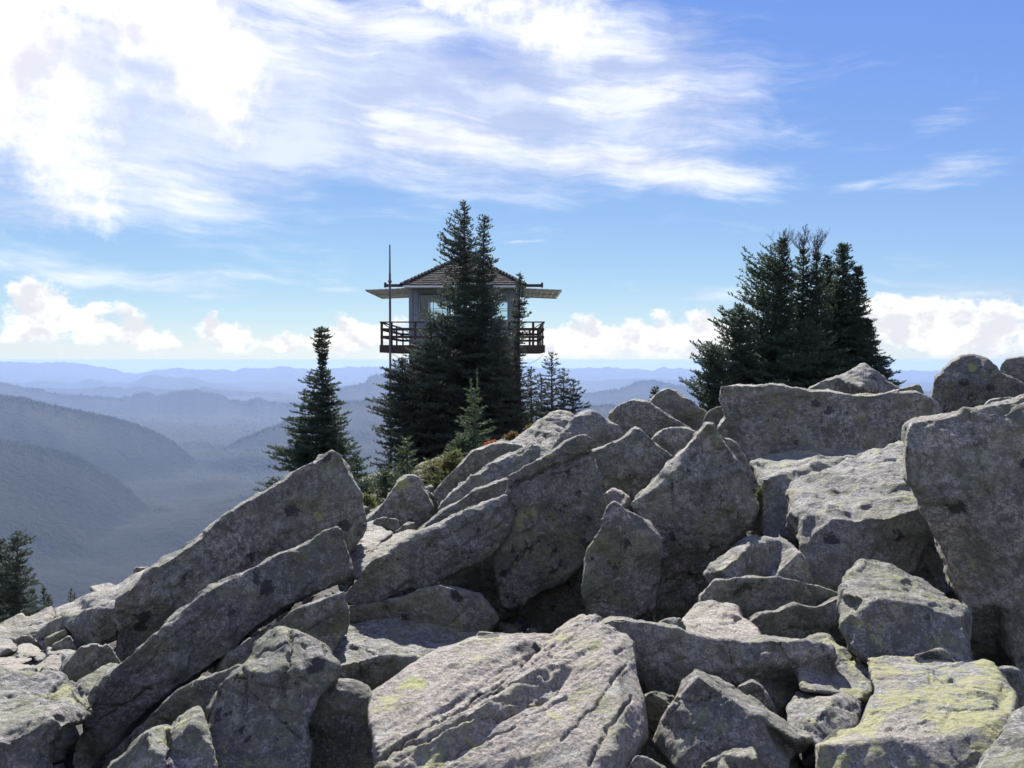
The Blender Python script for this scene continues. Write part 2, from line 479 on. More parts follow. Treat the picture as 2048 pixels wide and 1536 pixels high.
# ------------------------------------------------------------------ the talus boulders
# (name, label, base depth in m, outline "x,y[,depth]" in photo pixels, inner chains, options)
TG = 'granite boulders of the talus slope'
SG = 'small loose stones at the left edge of the talus'
ROCKS = [
('boulder', 'big sunlit tan-grey boulder with diagonal cracks at the bottom centre', 2.75,
 '737,1420,3.1 744,1386,3.2 794,1352,3.35 841,1318,3.45 889,1294,3.55 944,1277,3.62 1026,1275,3.66 1105,1270,3.7 1135,1246,3.78 1163,1231,3.82 1204,1243,3.75 1231,1260,3.65 1255,1265,3.6 1270,1284,3.5 1277,1349,3.3 1283,1410,3.1 1286,1472,2.95 1262,1530,2.8 1230,1600,2.6 1000,1640,2.6 770,1600,2.65 749,1479,2.9',
 ['1228,1300,3.3 1240,1400,2.98 1225,1500,2.75', '1000,1400,3.08', '860,1450,2.95', '1100,1350,3.25'],
 dict(lit=1, T=0.55, vox=3.4, green=0.45, dark=-0.3, warm=0.85, rough=0.6, strata=1,
      cracks=[('765,1520 810,1484 845,1468 880,1440 925,1408 960,1384 1000,1362 1030,1335 1060,1308 1085,1285', 7, .040), ('800,1500 850,1490 905,1458 955,1440 1010,1425 1060,1400 1110,1380', 6, .03),
              ('985,1390 1030,1378 1080,1360 1120,1340', 5, .022), ('1030,1340 1075,1320 1110,1300', 4, .016), ('880,1520 930,1490 980,1470 1030,1452', 4, .016),
              ('1262,1395 1225,1440 1200,1480 1180,1530', 5, .022), ('900,1425 950,1405 1000,1385 1050,1370 1095,1350', 4, .016), ('1050,1430 1100,1412 1135,1395', 4, .014), ('960,1420 1010,1404 1065,1386', 3.5, .014), ('1100,1325 1140,1300 1165,1285', 4, .012)])),
('slab', 'long tilted dark slab with a sharp peak, uppermost of the two parallel slabs at left', 6.0,
 '232,1260,5.0 239,1198,5.0 262,1176,5.1 306,1136,5.3 328,1123,5.4 397,1077,5.6 448,1034,5.8 510,994,6.0 569,957,6.2 620,928,6.35 665,902,6.5 684,908,6.5 700,950,6.45 728,1008,6.4 736,1055,6.3 720,1080,6.2 695,1120,6.1 580,1215,5.6 420,1300,5.2 300,1340,5.0 240,1330,5.0',
 ['450,1160,5.4', '600,1040,6.0'], dict(T=0.6, green=0.45, dark=0.05)),
('slab', 'long tilted slab below the sharp-peaked one, running up from bottom left to a blunt end', 4.8,
 '154,1499,3.9 164,1472,3.95 174,1461,3.95 176,1431,4.0 185,1379,4.05 239,1328,4.2 301,1277,4.35 359,1232,4.55 403,1191,4.7 461,1157,4.9 505,1131,5.05 554,1106,5.2 615,1086,5.35 649,1063,5.45 673,1056,5.5 685,1062,5.5 694,1092,5.5 699,1140,5.4 684,1161,5.3 581,1209,4.95 513,1256,4.75 472,1297,4.6 393,1352,4.35 318,1403,4.15 239,1468,4.0 205,1509,3.9 181,1540,3.85 162,1545,3.85',
 ['330,1320,4.1', '520,1190,4.75', '640,1110,5.2'], dict(T=0.5, green=0.35, dark=0.0,
      cracks=[('556,1106 560,1125 568,1150', 3, .012), ('176,1462 230,1425 300,1380', 5, .02), ('496,1134 512,1140', 3, .01)])),
('boulder', 'rugged upright grey boulder with a sunlit shelf and a vertical crack, left of bottom centre', 3.45,
 '412,1417 441,1373 470,1345,3.5 485,1332,3.6 502,1314,3.65 513,1284,3.7 540,1263,3.72 564,1256,3.7 595,1260,3.65 632,1277,3.6 656,1294,3.55 677,1325,3.5 670,1359,3.45 639,1400,3.4 612,1451,3.35 622,1502,3.3 615,1580,3.2 410,1600,3.15 420,1500,3.3',
 ['492,1345,3.42 540,1350,3.4 575,1325,3.42', '500,1312,3.62 545,1300,3.6 580,1290,3.5', '600,1340,3.38'],
 dict(lit=1, T=0.5, vox=3.4, green=0.55, dark=0.35, cracks=[('585,1258 583,1300 570,1345 568,1400', 6, .03), ('485,1335 490,1400 480,1450', 5, .018), ('640,1282 650,1310', 4, .012)])),
('boulder', 'low lumpy boulder with a knob on its right side, left of the rugged upright boulder', 3.1,
 '205,1560 225,1525 256,1502 290,1468 305,1456,3.2 321,1453,3.25 335,1456,3.25 349,1461,3.2 362,1434,3.3 386,1414,3.35 400,1413,3.35 407,1428,3.3 413,1451,3.2 427,1500 430,1600,3.0 205,1600,3.0',
 ['300,1500,3.05', '340,1500,3.1', '385,1450,3.15'], dict(lit=1, T=0.4, vox=3.4, green=0.5, cracks=[('335,1460 338,1500 330,1540', 6, .03), ('292,1470 286,1510', 5, .02)])),
('boulder', 'large rough blue-grey boulder cut by the left edge of the picture at the bottom', 3.4,
 '-80,1350,4.0 0,1342,4.0 45,1346,4.0 75,1345,4.0 92,1337,4.02 130,1352,3.95 144,1376,3.85 165,1410,3.75 176,1431,3.7 160,1445,3.6 137,1451,3.5 106,1479,3.42 99,1520,3.4 82,1600,3.3 -100,1640,3.2',
 ['-60,1480,3.3 20,1482,3.3 60,1462,3.35 100,1440,3.42 140,1425,3.6', '60,1390,3.75', '0,1420,3.6'], dict(lit=1, T=0.6, vox=3.6, green=0.5, dark=0.0, rough=1.5,
      cracks=[('20,1400 60,1392 110,1395', 5, .02), ('105,1385 125,1360', 4, .02)])),
('boulder', 'rounded dark boulder with a bright rim, behind the foot of the lower left slab', 4.7,
 '126,1334 137,1317 161,1293 180,1289 191,1288 206,1293 213,1287 224,1298 241,1323 235,1345 190,1385 150,1400 120,1380 110,1360', [], dict(T=0.35, green=0.0, dark=0.1)),
('stone', 'small pale stone with green lichen tucked under the rim of the lower slab at left', 4.3,
 '144,1385 160,1362,4.35 182,1348,4.45 205,1330,4.55 222,1324,4.6 240,1328,4.55 215,1365,4.35 195,1390,4.2 175,1425,4.1 160,1425,4.1', [], dict(lit=1, T=0.2, green=0.5)),
('boulder', 'flat-faced dark grey slab with a curved rim at the foot of the sharp-peaked slab', 5.4,
 '70,1273,6.1 96,1247,6.1 120,1234,5.9 143,1228,5.7 184,1217,5.6 215,1216 239,1217 245,1240 232,1275 219,1280 190,1290,5.2 154,1299,5.2 143,1275 134,1255 110,1265,5.8 89,1279,6.0', ['132,1245,5.4', '180,1250,5.25'], dict(T=0.35, green=0.0, dark=0.1)),
('slab', 'small dark slab with a thin bright edge below the curved one at left', 5.55,
 '88,1279 110,1268 132,1255 139,1268 125,1278 105,1292 95,1290', [], dict(T=0.3)),
('slab', 'thin greenish slab wedged lowest between the curved slab and the loose stones at left', 5.35,
 '104,1290 120,1281 139,1270 156,1300 130,1305 110,1300', [], dict(T=0.25, green=0.4)),
('slab', 'flat pinkish sunlit slab at the left edge below the small distant firs', 6.7,
 '-60,1262,7.2 0,1248,7.2 20,1237,7.4 41,1226,7.6 46,1227,7.6 51,1236,7.4 78,1226,7.7 105,1211,8.0 107,1220,7.9 112,1234,7.5 90,1258,6.6 70,1275,6.4 29,1284,6.3 0,1290,6.2 -60,1290,6.2',
 ['-48,1275,6.3 0,1273,6.3 29,1279,6.35 44,1269,6.5 92,1230,7.2'], dict(dscale=(6.3, 0.4), lit=1, T=0.3, warm=0.5, dark=0.0)),
('slab', 'long pale sunlit slab running up the skyline behind the upper dark slab', 6.8,
 '105,1219,7.4 125,1212,7.7 145,1206,7.9 165,1195,8.0 182,1186,8.1 205,1184,8.1 231,1172,8.2 265,1154,8.3 300,1136,8.4 345,1110,8.5 352,1118,8.2 300,1160,7.2 257,1185,6.9 243,1215,6.6 200,1225,6.5 168,1226,6.6 143,1231,6.7 112,1240,6.9',
 ['168,1222,6.9 174,1203,7.0 205,1190,7.05 243,1187,7.0 290,1150,7.2'], dict(dscale=(6.6, 0.5), lit=1, T=0.3, warm=0.35, dark=-0.2)),
('stone', 'bright white stone on the skyline at left with a dark hollow on its left side', 8.6,
 '178,1178 182,1172 200,1169,8.8 219,1166,8.8 231,1172,8.8 222,1182 205,1190,8.5 190,1188,8.5', [], dict(lit=1, T=0.2, warm=0.2, dark=-0.4)),
('stone', 'lower of the two small stones perched on the skyline above the pale slab', 8.4, '267,1145 270,1134 282,1134 297,1132 301,1140 290,1150 270,1155', [], dict(T=0.2)),
('stone', 'upper wedge stone perched on the skyline just left of the upper slab', 8.3, '314,1130 322,1113 345,1106 356,1110 340,1122 325,1135', [], dict(T=0.2)),
('stone', 'tiny flat stone highest up the skyline edge of the upper slab', 7.6, '362,1097 375,1084 398,1078 405,1082 380,1098', [], dict(T=0.2)),
('boulder', 'dark brown boulder with a pale rim left of the big sunlit boulder', 3.45,
 '600,1440 625,1400 650,1372,3.6 677,1359,3.65 718,1362,3.65 738,1376,3.6 746,1395,3.5 745,1430 765,1500 770,1590 590,1600 612,1500', ['690,1420,3.3'], dict(T=0.4, dark=0.3, green=0.1, warm=0.3)),
('slab', 'brownish slab with a mossy curved rim behind the big sunlit boulder on its left', 4.15,
 '655,1345 670,1332,4.3 722,1321,4.4 760,1313,4.45 787,1311,4.5 825,1312,4.5 860,1320,4.5 850,1360 760,1410 720,1400 665,1380', [], dict(T=0.35, warm=0.3, green=0.2)),
('boulder', 'half-shadowed rounded boulder with its left end in sun, in the hollow below the central slabs', 4.7,
 '655,1300 657,1287,4.8 667,1263,5.0 690,1254,5.15 718,1248,5.2 753,1229,5.35 794,1220,5.45 860,1220,5.5 950,1240,5.5 960,1290,5.1 880,1330,4.8 841,1335,4.7 740,1340,4.6 675,1345,4.5', ['660,1310,4.7 760,1290,4.9'], dict(lit=1, T=0.5, green=0.4, dark=0.0)),
('stone', 'small dark stone peeping over the top edge of the big sunlit boulder', 3.95, '935,1300 951,1276 958,1265 975,1265 992,1267 1015,1276 1025,1300', [], dict(T=0.2)),
('slab', 'shadowed slab with a thin bright tip deep in the hollow under the central slabs', 5.3,
 '640,1300 655,1250 676,1222 697,1219 718,1213 800,1195 880,1170 960,1190 1000,1240 950,1300 700,1320', [], dict(T=0.5, dark=0.2)),
('slab', 'diagonal slab joining the left side of the central slab, mossy on its rim', 5.6,
 '682,1196,5.1 705,1167,5.2 738,1127,5.35 796,1090,5.6 840,1064,5.75 875,1050,5.85 906,1030,5.95 960,1010,6.1 1016,991,6.2 1025,1031,6.1 1010,1080,6.0 980,1112,5.85 906,1145,5.65 848,1182,5.45 822,1176,5.4 760,1204,5.25 700,1210,5.1',
 ['800,1140,5.3', '900,1090,5.6', '760,1118,5.35 840,1075,5.6 930,1035,5.85 1015,1003,6.1'], dict(T=0.45, green=0.5, dark=0.3, cracks=[('905,1100 960,1075 1010,1040', 4, .015)])),
('slab', 'great central slab with dark lichen blotches and a split along its upper edge', 5.9,
 '1002,1040 1016,1010 1016,951,6.15 1050,935,6.2 1082,918,6.25 1110,900,6.3 1137,885,6.35 1155,874,6.4 1170,871,6.4 1179,881,6.35 1184,914,6.3 1196,944,6.25 1207,991,6.15 1214,1013,6.1 1203,1054,6.0 1188,1083,5.95 1170,1119,5.85 1120,1165,5.65 1075,1193,5.55 1016,1222,5.45 1002,1211,5.5 990,1138,5.65 983,1065,5.85',
 ['1080,1080,5.75', '1090,985,5.95'], dict(T=0.5, green=0.5, dark=0.55, cracks=[('1014,990 1040,964 1090,942 1130,928 1163,914 1185,908', 5, .045), ('1100,952 1140,938 1185,922', 3, .02), ('1016,1000 1010,1040 985,1080', 5, .03)])),
('slab', 'thin dark slab with a pale mossy edge between the diagonal slab and the rough one', 6.5,
 '795,1094 830,1064 855,1046,6.4 884,1022,6.5 915,1004,6.6 943,985,6.7 980,968,6.8 1016,955,6.9 1020,1000 960,1030 900,1060,6.2 840,1090,6.1', [], dict(T=0.3, green=0.4)),
('slab', 'rough tilted grey slab with ripples, rising right behind the central slab', 7.0,
 '880,1020,6.8 888,1003,6.9 906,980,7.0 954,947,7.3 985,928,7.5 1016,908,7.7 1045,893,7.85 1064,883,7.95 1085,890,7.9 1105,903,7.7 1090,930,7.3 1020,975,6.9 943,1010,6.7 900,1040,6.6',
 ['930,985,6.95', '1000,945,7.25', '1050,915,7.5'], dict(steep=.8, T=0.4, green=0.3, rough=1.6, dark=0.1)),
('slab', 'smooth pale slab with a bevelled corner, highest of the slabs beside the green shrubs', 8.0,
 '868,986,7.8 884,962,7.8 928,918,8.0 945,900,8.1 972,892,8.3 1000,886,8.4 1016,884,8.45 1043,891,8.4 1030,930,8.0 960,980,7.6 906,1010,7.5 884,1004,7.5 870,996,7.6', [], dict(T=0.4, warm=0.35, dark=0.15)),
('boulder', 'sloping grey boulder with a wavy sunlit foot right of the yellow bushes', 8.6,
 '1015,890,8.3 1030,877,8.6 1053,863,8.8 1075,845,8.95 1100,828,9.1 1122,822,9.2 1146,830,9.2 1150,860,8.9 1130,890,8.5 1090,910,8.2', ['1070,875,8.6', '1110,865,8.75'], dict(lit=1, T=0.5, green=0.3, rough=1.4)),
('boulder', 'jagged rounded boulder behind the tip of the central slab', 8.1,
 '1100,905 1112,885 1122,866,8.2 1140,850,8.3 1148,834,8.45 1162,826,8.5 1177,819,8.55 1190,824,8.5 1205,832,8.45 1222,842,8.4 1236,850,8.3 1247,870,8.2 1240,890 1200,905 1190,930 1140,930',
 ['1165,840,8.2 1150,870,7.95', '1190,860,8.1'], dict(steep=.7, T=0.5, green=0.45, rough=1.3, cracks=[('1195,832 1215,850 1235,870', 4, .03)])),
('boulder', 'brownish rounded boulder on the skyline, left of the grey hump', 9.0,
 '1215,850 1219,826 1230,815 1243,806,9.1 1265,799,9.15 1280,801,9.15 1294,804,9.15 1310,815,9.1 1327,826 1355,842 1385,860 1340,890 1260,890', [], dict(T=0.5, warm=0.3, dark=0.1)),
('boulder', 'blue-grey hump boulder on the skyline below the left branches of the big hemlocks', 9.6,
 '1293,830 1300,800 1311,786 1325,779,9.7 1337,777,9.7 1351,782,9.7 1373,798 1410,822 1442,842 1445,880 1330,880', ['1330,830,9.3'], dict(T=0.5, green=0.3)),
('stone', 'small boulder wedged left of the long wall-like block', 9.0, '1405,850 1415,825 1430,815 1450,812 1455,850 1430,875', [], dict(T=0.3)),
('boulder', 'low rounded boulder between the brown one and the sharp central peak', 8.0,
 '1300,885 1310,872 1327,860,8.1 1344,855,8.15 1365,855,8.15 1380,859,8.1 1400,868 1400,920 1330,940', [], dict(T=0.4, green=0.3)),
('boulder', 'dark peaked boulder standing behind the right shoulder of the central slab', 7.2,
 '1180,905 1205,893 1236,881,7.3 1252,868,7.35 1269,856,7.4 1291,870,7.35 1315,887,7.3 1346,912 1330,960 1275,1015 1200,1020', ['1265,930,6.95'], dict(T=0.45, dark=0.2, warm=0.1)),
('stone', 'small orange-tan stone sitting between the central slab and the sharp peak', 6.35,
 '1204,994 1212,983 1225,976,6.5 1243,982,6.5 1258,991 1262,1002 1250,1018 1225,1018', [], dict(lit=1, T=0.2, warm=1.0, dark=-0.5)),
('boulder', 'tall sharp-peaked boulder right of centre with dark lichen near its tip', 5.7,
 '1262,1008,5.7 1300,968,5.95 1325,942,6.05 1347,914,6.15 1375,892,6.2 1391,877,6.25 1405,858,6.3 1416,847,6.3 1426,850,6.3 1442,874,6.25 1472,921,6.1 1505,979,5.95 1515,1012,5.85 1508,1035 1475,1078 1435,1118,5.5 1420,1180,5.4 1380,1240,5.3 1310,1260,5.3 1300,1180,5.4 1290,1060,5.5',
 ['1350,948,5.75 1300,985,5.62', '1400,960,5.7', '1390,1080,5.4'], dict(T=0.55, green=0.5, dark=0.45, cracks=[('1345,925 1350,960 1375,985', 3, .01)])),
('slab', 'dark wedge of rock leaning behind the right flank of the sharp peak', 6.9,
 '1425,880 1442,874 1461,877 1475,892 1490,914 1508,950 1520,1000 1515,1060 1480,1060 1440,950', [], dict(T=0.35, dark=0.2)),
('boulder', 'narrow pointed boulder in the middle, standing in front of the sharp peak', 5.15,
 '1163,1174,5.0 1170,1119,5.1 1188,1085 1203,1054 1212,1025,5.25 1218,1012,5.3 1229,1004,5.3 1240,1014,5.3 1254,1024,5.35 1275,1034,5.45 1298,1046,5.45 1312,1060,5.4 1324,1075,5.3 1317,1101 1322,1150 1309,1218,4.9 1291,1232,4.85 1240,1250,4.8 1175,1240,4.85',
 ['1255,1034,5.12 1310,1078,5.1', '1245,1130,4.95'], dict(T=0.5, green=0.35, dark=0.5)),
('boulder', 'long wall-like block on the skyline under the big hemlocks', 8.3,
 '1435,855 1450,833 1442,804 1441,773 1475,768 1510,770 1541,767 1562,770 1578,775 1620,780 1658,780 1702,790 1757,790 1790,788 1830,786 1862,797 1881,819 1884,840 1860,870,8.0 1811,900,7.8 1700,930,7.7 1505,930,7.7 1446,880',
 ['1600,840,8.0', '1760,850,8.0', '1480,850,8.1'], dict(T=0.8, green=0.35, dark=0.35, warm=0.25)),
('boulder', 'pyramid-shaped boulder on the skyline in front of the hemlock trunks', 9.6,
 '1600,800 1618,776 1670,754 1710,738 1727,728,9.8 1750,742 1775,762 1804,779 1810,810 1700,815', ['1722,775,9.2'], dict(lit=1, T=0.6, rough=1.2)),
('stone', 'small flat-topped wedge stone right of the pyramid-shaped boulder', 9.1, '1760,800 1767,786 1800,778 1833,769 1841,772 1848,792 1840,815 1780,820', [], dict(T=0.3, green=0.2)),
('boulder', 'rounded high boulder on the right skyline with a green lichen patch', 8.5,
 '1860,820 1866,786 1868,770 1872,757 1892,731,8.7 1905,722,8.75 1921,715,8.8 1935,712,8.8 1950,712,8.8 1976,720 2001,746 2048,768 2060,800 2010,840 1930,860 1880,850', ['1890,760,8.35 1960,765,8.1'], dict(T=0.6, green=0.5, dark=0.2)),
('boulder', 'dark boulder at the right edge of the skyline', 9.3, '1995,770 2003,730 2012,719 2040,715 2080,714 2130,730 2130,800 2010,800', [], dict(T=0.6)),
('stone', 'small rounded stone peeping over the huge slab at the right edge', 6.9, '1960,830 1965,815 1980,800 2000,797 2030,796 2045,815 2020,850 1975,850', [], dict(T=0.3, green=0.2)),
('boulder', 'huge dark upright slab filling the right edge of the picture', 4.7,
 '1809,892 1811,868,4.9 1818,852,5.0 1830,844,5.05 1855,838,5.1 1890,834,5.1 1921,830,5.1 1960,818,5.1 1994,806,5.15 2020,800,5.15 2048,790,5.15 2150,770,5.1 2420,800,4.6 2440,1380,4.0 2048,1390,4.1 2000,1360 1939,1327,4.25 1935,1301 1932,1220,4.35 1906,1177 1884,1118 1872,1080 1859,1045 1848,1015 1840,994 1819,965 1810,925',
 ['1960,1000,4.35', '2000,1200,4.1', '2150,900,4.5', '1870,900,4.75', '1960,860,4.85 2050,830,4.9'], dict(T=0.7, vox=4.2, green=0.35, dark=0.0, warm=0.3)),
('boulder', 'flat-topped sunlit block with a greenish top, behind the great sunlit one at right', 6.9,
 '1501,921,7.3 1530,913,7.6 1556,909,7.8 1590,899,8.1 1618,890,8.3 1670,893,8.35 1727,895,8.3 1740,902,8.1 1744,915,7.7 1740,960,7.2 1660,1020,6.6 1600,1075,6.4 1545,1085,6.4 1526,1071,6.5 1515,1000,6.8',
 ['1526,959,6.75 1560,950,6.8 1592,937,6.95 1651,921,7.2 1735,912,7.6'], dict(lit=1, T=0.5, green=0.55, dark=-0.1)),
('boulder', 'great blocky boulder at right with a white sunlit top and a dark underside', 5.6,
 '1572,1025,5.9 1578,990,6.1 1596,965,6.3 1630,951,6.5 1665,936,6.6 1700,920,6.75 1738,908,6.9 1775,898,6.95 1815,890,6.95 1850,920,6.6 1880,1020,5.7 1900,1120,5.6 1925,1190,5.5 1930,1230,5.4 1800,1240,5.3 1650,1210,5.3 1610,1155,5.4 1600,1093,5.5',
 ['1580,1052,5.62 1605,1040,5.6 1629,1027,5.65 1665,1034,5.5 1702,1040,5.45 1740,1036,5.45 1775,1034,5.45 1815,1024,5.5 1860,1012,5.6', '1700,990,6.0'], dict(lit=1, T=0.7, green=0.45, dark=-0.1, rough=1.2)),
('boulder', 'low rounded mossy boulder below the great blocky one', 5.0,
 '1408,1150 1420,1130 1435,1118,5.1 1450,1105,5.15 1464,1093,5.2 1480,1082,5.25 1497,1076,5.3 1537,1076,5.3 1560,1080,5.3 1581,1089,5.25 1600,1105 1614,1129 1628,1165 1600,1200 1500,1200 1430,1180',
 ['1440,1140,4.85 1475,1115,4.95 1500,1090,5.12'], dict(lit=1, T=0.45, green=0.6, dark=0.0)),
('boulder', 'shadowed boulder under the low rounded mossy one', 4.8,
 '1400,1190 1430,1160 1500,1155 1600,1160 1690,1190 1700,1240 1640,1280 1450,1270 1390,1240', [], dict(T=0.4, dark=0.2)),
('boulder', 'dark boulder with a thin wavy bright rim left of the lit wedge boulder', 4.45,
 '1490,1250 1512,1234 1530,1228,4.55 1556,1221,4.6 1572,1212,4.65 1589,1208,4.65 1610,1213,4.6 1629,1214,4.6 1655,1202,4.6 1690,1190,4.6 1700,1240 1690,1310 1620,1320 1540,1300', [], dict(T=0.35, green=0.4, dark=0.2)),
('boulder', 'pale sunlit pinkish boulder with a notched top above the long dark slab', 4.0,
 '1362,1238,4.3 1375,1225,4.45 1388,1214,4.55 1402,1206,4.6 1417,1203,4.62 1428,1207,4.6 1439,1210,4.6 1457,1207,4.62 1468,1211,4.6 1475,1218,4.5 1483,1236,4.4 1500,1246,4.3 1514,1256,4.2 1530,1290,4.0 1480,1300,3.9 1400,1290,3.9 1365,1268,4.0', ['1430,1250,4.2'], dict(lit=1, T=0.35, warm=0.55, dark=-0.3, green=0.1)),
('stone', 'small pale stone touching the left side of the notched pink boulder', 3.95, '1312,1262 1318,1244,4.1 1332,1237,4.15 1350,1234,4.15 1362,1238 1370,1255 1368,1280 1320,1280', [], dict(T=0.2)),
('slab', 'long dark horizontal slab with a bright mossy rim right of the big sunlit boulder', 3.75,
 '1200,1245,3.9 1225,1236,3.95 1248,1236,3.95 1275,1243,3.9 1310,1246,3.9 1345,1258,3.9 1380,1270,3.9 1430,1280,3.88 1483,1283,3.88 1530,1280,3.88 1560,1281 1600,1283,3.85 1640,1286,3.85 1662,1292,3.85 1672,1312 1672,1330 1663,1345 1665,1362,3.65 1638,1368,3.6 1610,1367,3.6 1590,1382 1575,1410,3.5 1540,1450,3.4 1440,1480,3.4 1280,1470,3.4 1230,1400,3.5 1210,1300,3.7',
 ['1300,1330,3.6', '1450,1340,3.55', '1580,1320,3.6'], dict(T=0.4, green=0.4, dark=0.0, warm=0.2)),
('slab', 'sunlit lichen-spotted slab poking out behind the right end of the long dark slab', 4.0,
 '1590,1285,4.0 1603,1279,4.1 1618,1270,4.25 1640,1268,4.3 1656,1270,4.25 1668,1282,4.2 1683,1294,4.1 1712,1315,4.05 1738,1334,3.95 1745,1355,3.85 1747,1378,3.75 1742,1390,3.65 1720,1402,3.5 1680,1390,3.5 1600,1380,3.5',
 ['1650,1356,3.7 1690,1376,3.62 1742,1384,3.6', '1690,1335,3.9'], dict(lit=1, T=0.25, green=0.75, dark=-0.1)),
('boulder', 'wedge-shaped grey boulder with a mossy sunlit slope, left of the huge right slab', 4.1,
 '1680,1243 1682,1200,4.3 1683,1172,4.4 1698,1145,4.6 1720,1127,4.75 1746,1130,4.75 1775,1136,4.75 1800,1145,4.75 1830,1160,4.75 1866,1181,4.7 1895,1198,4.6 1921,1210,4.5 1934,1229,4.4 1938,1330,3.95 1870,1345,3.9 1750,1345,3.9 1700,1300,3.95',
 ['1690,1188,4.15 1740,1200,4.05 1793,1202,4.08 1848,1212,4.1 1925,1232,4.15', '1730,1160,4.45'], dict(lit=1, T=0.5, green=0.55, dark=0.15, rough=1.2)),
('stone', 'small jagged stone at the foot of the wedge-shaped boulder behind the green-topped slab', 3.75, '1825,1325 1830,1308 1855,1303 1884,1298,3.8 1899,1311 1916,1330 1905,1350 1840,1350', [], dict(T=0.2, dark=-0.2)),
('slab', 'broad flat slab covered in yellow-green lichen at the lower right', 3.1,
 '1630,1492,2.95 1650,1480,3.0 1687,1459,3.08 1720,1448,3.12 1732,1425,3.2 1738,1411,3.25 1749,1382,3.38 1742,1350,3.55 1736,1316,3.75 1765,1314,3.77 1793,1313,3.78 1825,1316,3.78 1855,1314,3.8 1885,1325,3.75 1906,1333,3.7 1940,1326,3.72 1968,1321,3.72 1987,1327,3.7 2000,1345,3.6 2012,1360,3.55 2025,1380,3.45 2034,1397,3.35 2030,1430,3.1 1990,1500,2.85 1960,1600,2.7 1650,1620,2.7 1632,1540,2.85',
 ['1640,1490,2.88 1694,1492,2.86 1740,1486,2.87 1775,1484,2.86 1830,1484,2.86 1890,1478,2.88 1940,1466,2.9 1975,1448,2.97 2023,1428,3.05', '1850,1400,3.25'],
 dict(lit=1, T=0.4, vox=3.4, green=0.95, dark=-0.25, rough=0.7, warm=0.3, cracks=[('1738,1430 1760,1422 1775,1425', 3, .012), ('1885,1362 1910,1366 1930,1372', 5, .02)])),
('boulder', 'pale boulder cut off by the bottom right corner of the picture', 2.55,
 '1945,1560,2.55 1957,1538,2.6 1975,1505,2.7 2000,1470,2.8 2025,1440,2.9 2048,1420,3.0 2140,1400,3.0 2160,1640,2.4 1950,1640,2.4', ['2080,1530,2.55'], dict(lit=1, T=0.4, vox=3.6, green=0.2)),
('boulder', 'dark triangular boulder with a thin sunlit ridge at the bottom right of centre', 3.05,
 '1312,1490 1326,1448 1340,1425 1355,1404 1369,1364,3.1 1391,1340,3.2 1410,1345,3.25 1437,1358,3.28 1464,1375,3.28 1492,1392,3.25 1519,1411,3.2 1555,1434,3.15 1592,1459,3.1 1623,1477,3.0 1618,1493 1590,1508 1572,1540,2.85 1560,1600,2.8 1400,1600,2.8 1345,1530,2.9',
 ['1397,1352,3.0 1450,1388,2.98 1519,1436,2.95 1590,1480,2.9', '1420,1470,2.88'], dict(lit=1, T=0.35, vox=3.4, green=0.2, dark=0.0, warm=0.5, cracks=[('1369,1364 1362,1400 1340,1430 1326,1450', 4, .012)])),
('stone', 'sunlit mossy rounded stone at the very bottom right of centre', 2.65,
 '1392,1560 1405,1534 1420,1521,2.75 1439,1510,2.8 1465,1496,2.85 1490,1486,2.9 1508,1490,2.88 1514,1515 1520,1600 1400,1600', [], dict(lit=1, T=0.25, vox=3.4, green=0.5, warm=0.4)),
('stone', 'small mossy stone behind the ridge of the dark triangular boulder', 3.45, '1465,1400 1475,1373 1504,1362 1519,1371 1535,1395 1552,1420 1560,1460 1480,1440', [], dict(T=0.25, green=0.5)),
('boulder', 'small block with a sunlit greenish top between the triangular boulder and the lichen slab', 3.3,
 '1572,1420,3.3 1582,1400,3.45 1592,1384,3.6 1618,1387,3.6 1650,1384,3.62 1676,1382,3.62 1702,1389,3.55 1722,1405,3.45 1715,1450,3.2 1680,1490,3.1 1640,1495,3.0 1600,1475,3.05 1575,1450,3.15', ['1580,1428,3.25 1622,1442,3.12 1655,1410,3.25 1690,1392,3.4'], dict(lit=1, T=0.25, green=0.5)),
('boulder', 'shadowed rounded boulder between the big sunlit boulder and the dark triangular one', 3.35,
 '1270,1420 1285,1395 1300,1387 1322,1383,3.5 1347,1392 1365,1420 1370,1480 1340,1560 1260,1560', [], dict(T=0.35, green=0.4)),
('stone', 'thin stone edge at the bottom, just right of the big sunlit boulder', 2.75, '1240,1560 1262,1525 1275,1511 1300,1517 1330,1534 1350,1570 1300,1600', [], dict(T=0.2)),
('stone', 'grey stone in the corner between the lichen slab and the huge right slab', 3.95, '1985,1350 2001,1334 2020,1334 2038,1342 2060,1370 2070,1430 2030,1430 2005,1390', [], dict(T=0.25)),
('boulder', 'shadowed slab lying under the lower long slab at left', 4.1,
 '200,1545 240,1490 267,1462 318,1415 360,1385 393,1365 444,1345 480,1330 500,1400 440,1480 400,1540 250,1580', [], dict(T=0.35, dark=0.1)),
('boulder', 'shadowed boulder in the dark gap between the lower long slab and the rugged upright boulder', 4.6,
 '400,1400 440,1330 500,1275 560,1240 640,1200 690,1180 700,1260 640,1340 540,1400 440,1440', [], dict(T=0.35, dark=0.1)),
('boulder', 'pale rounded cone-shaped boulder standing alone in front of the green shrubs', 8.0,
 '720,1065,7.8 734,1039 755,1018 770,1003 785,985 797,962 811,952,8.1 826,951,8.1 837,958,8.1 846,975 855,990 864,1012 870,1030 866,1060 840,1080 760,1080', ['815,1000,7.6', '830,1040,7.6'], dict(T=0.5, warm=0.3, dark=0.25)),
('stone', 'thin rough stone leaning behind the right side of the cone-shaped boulder', 8.3, '846,985 851,979 862,987 872,995 880,1015 880,1040 860,1050', [], dict(T=0.25, warm=0.2)),
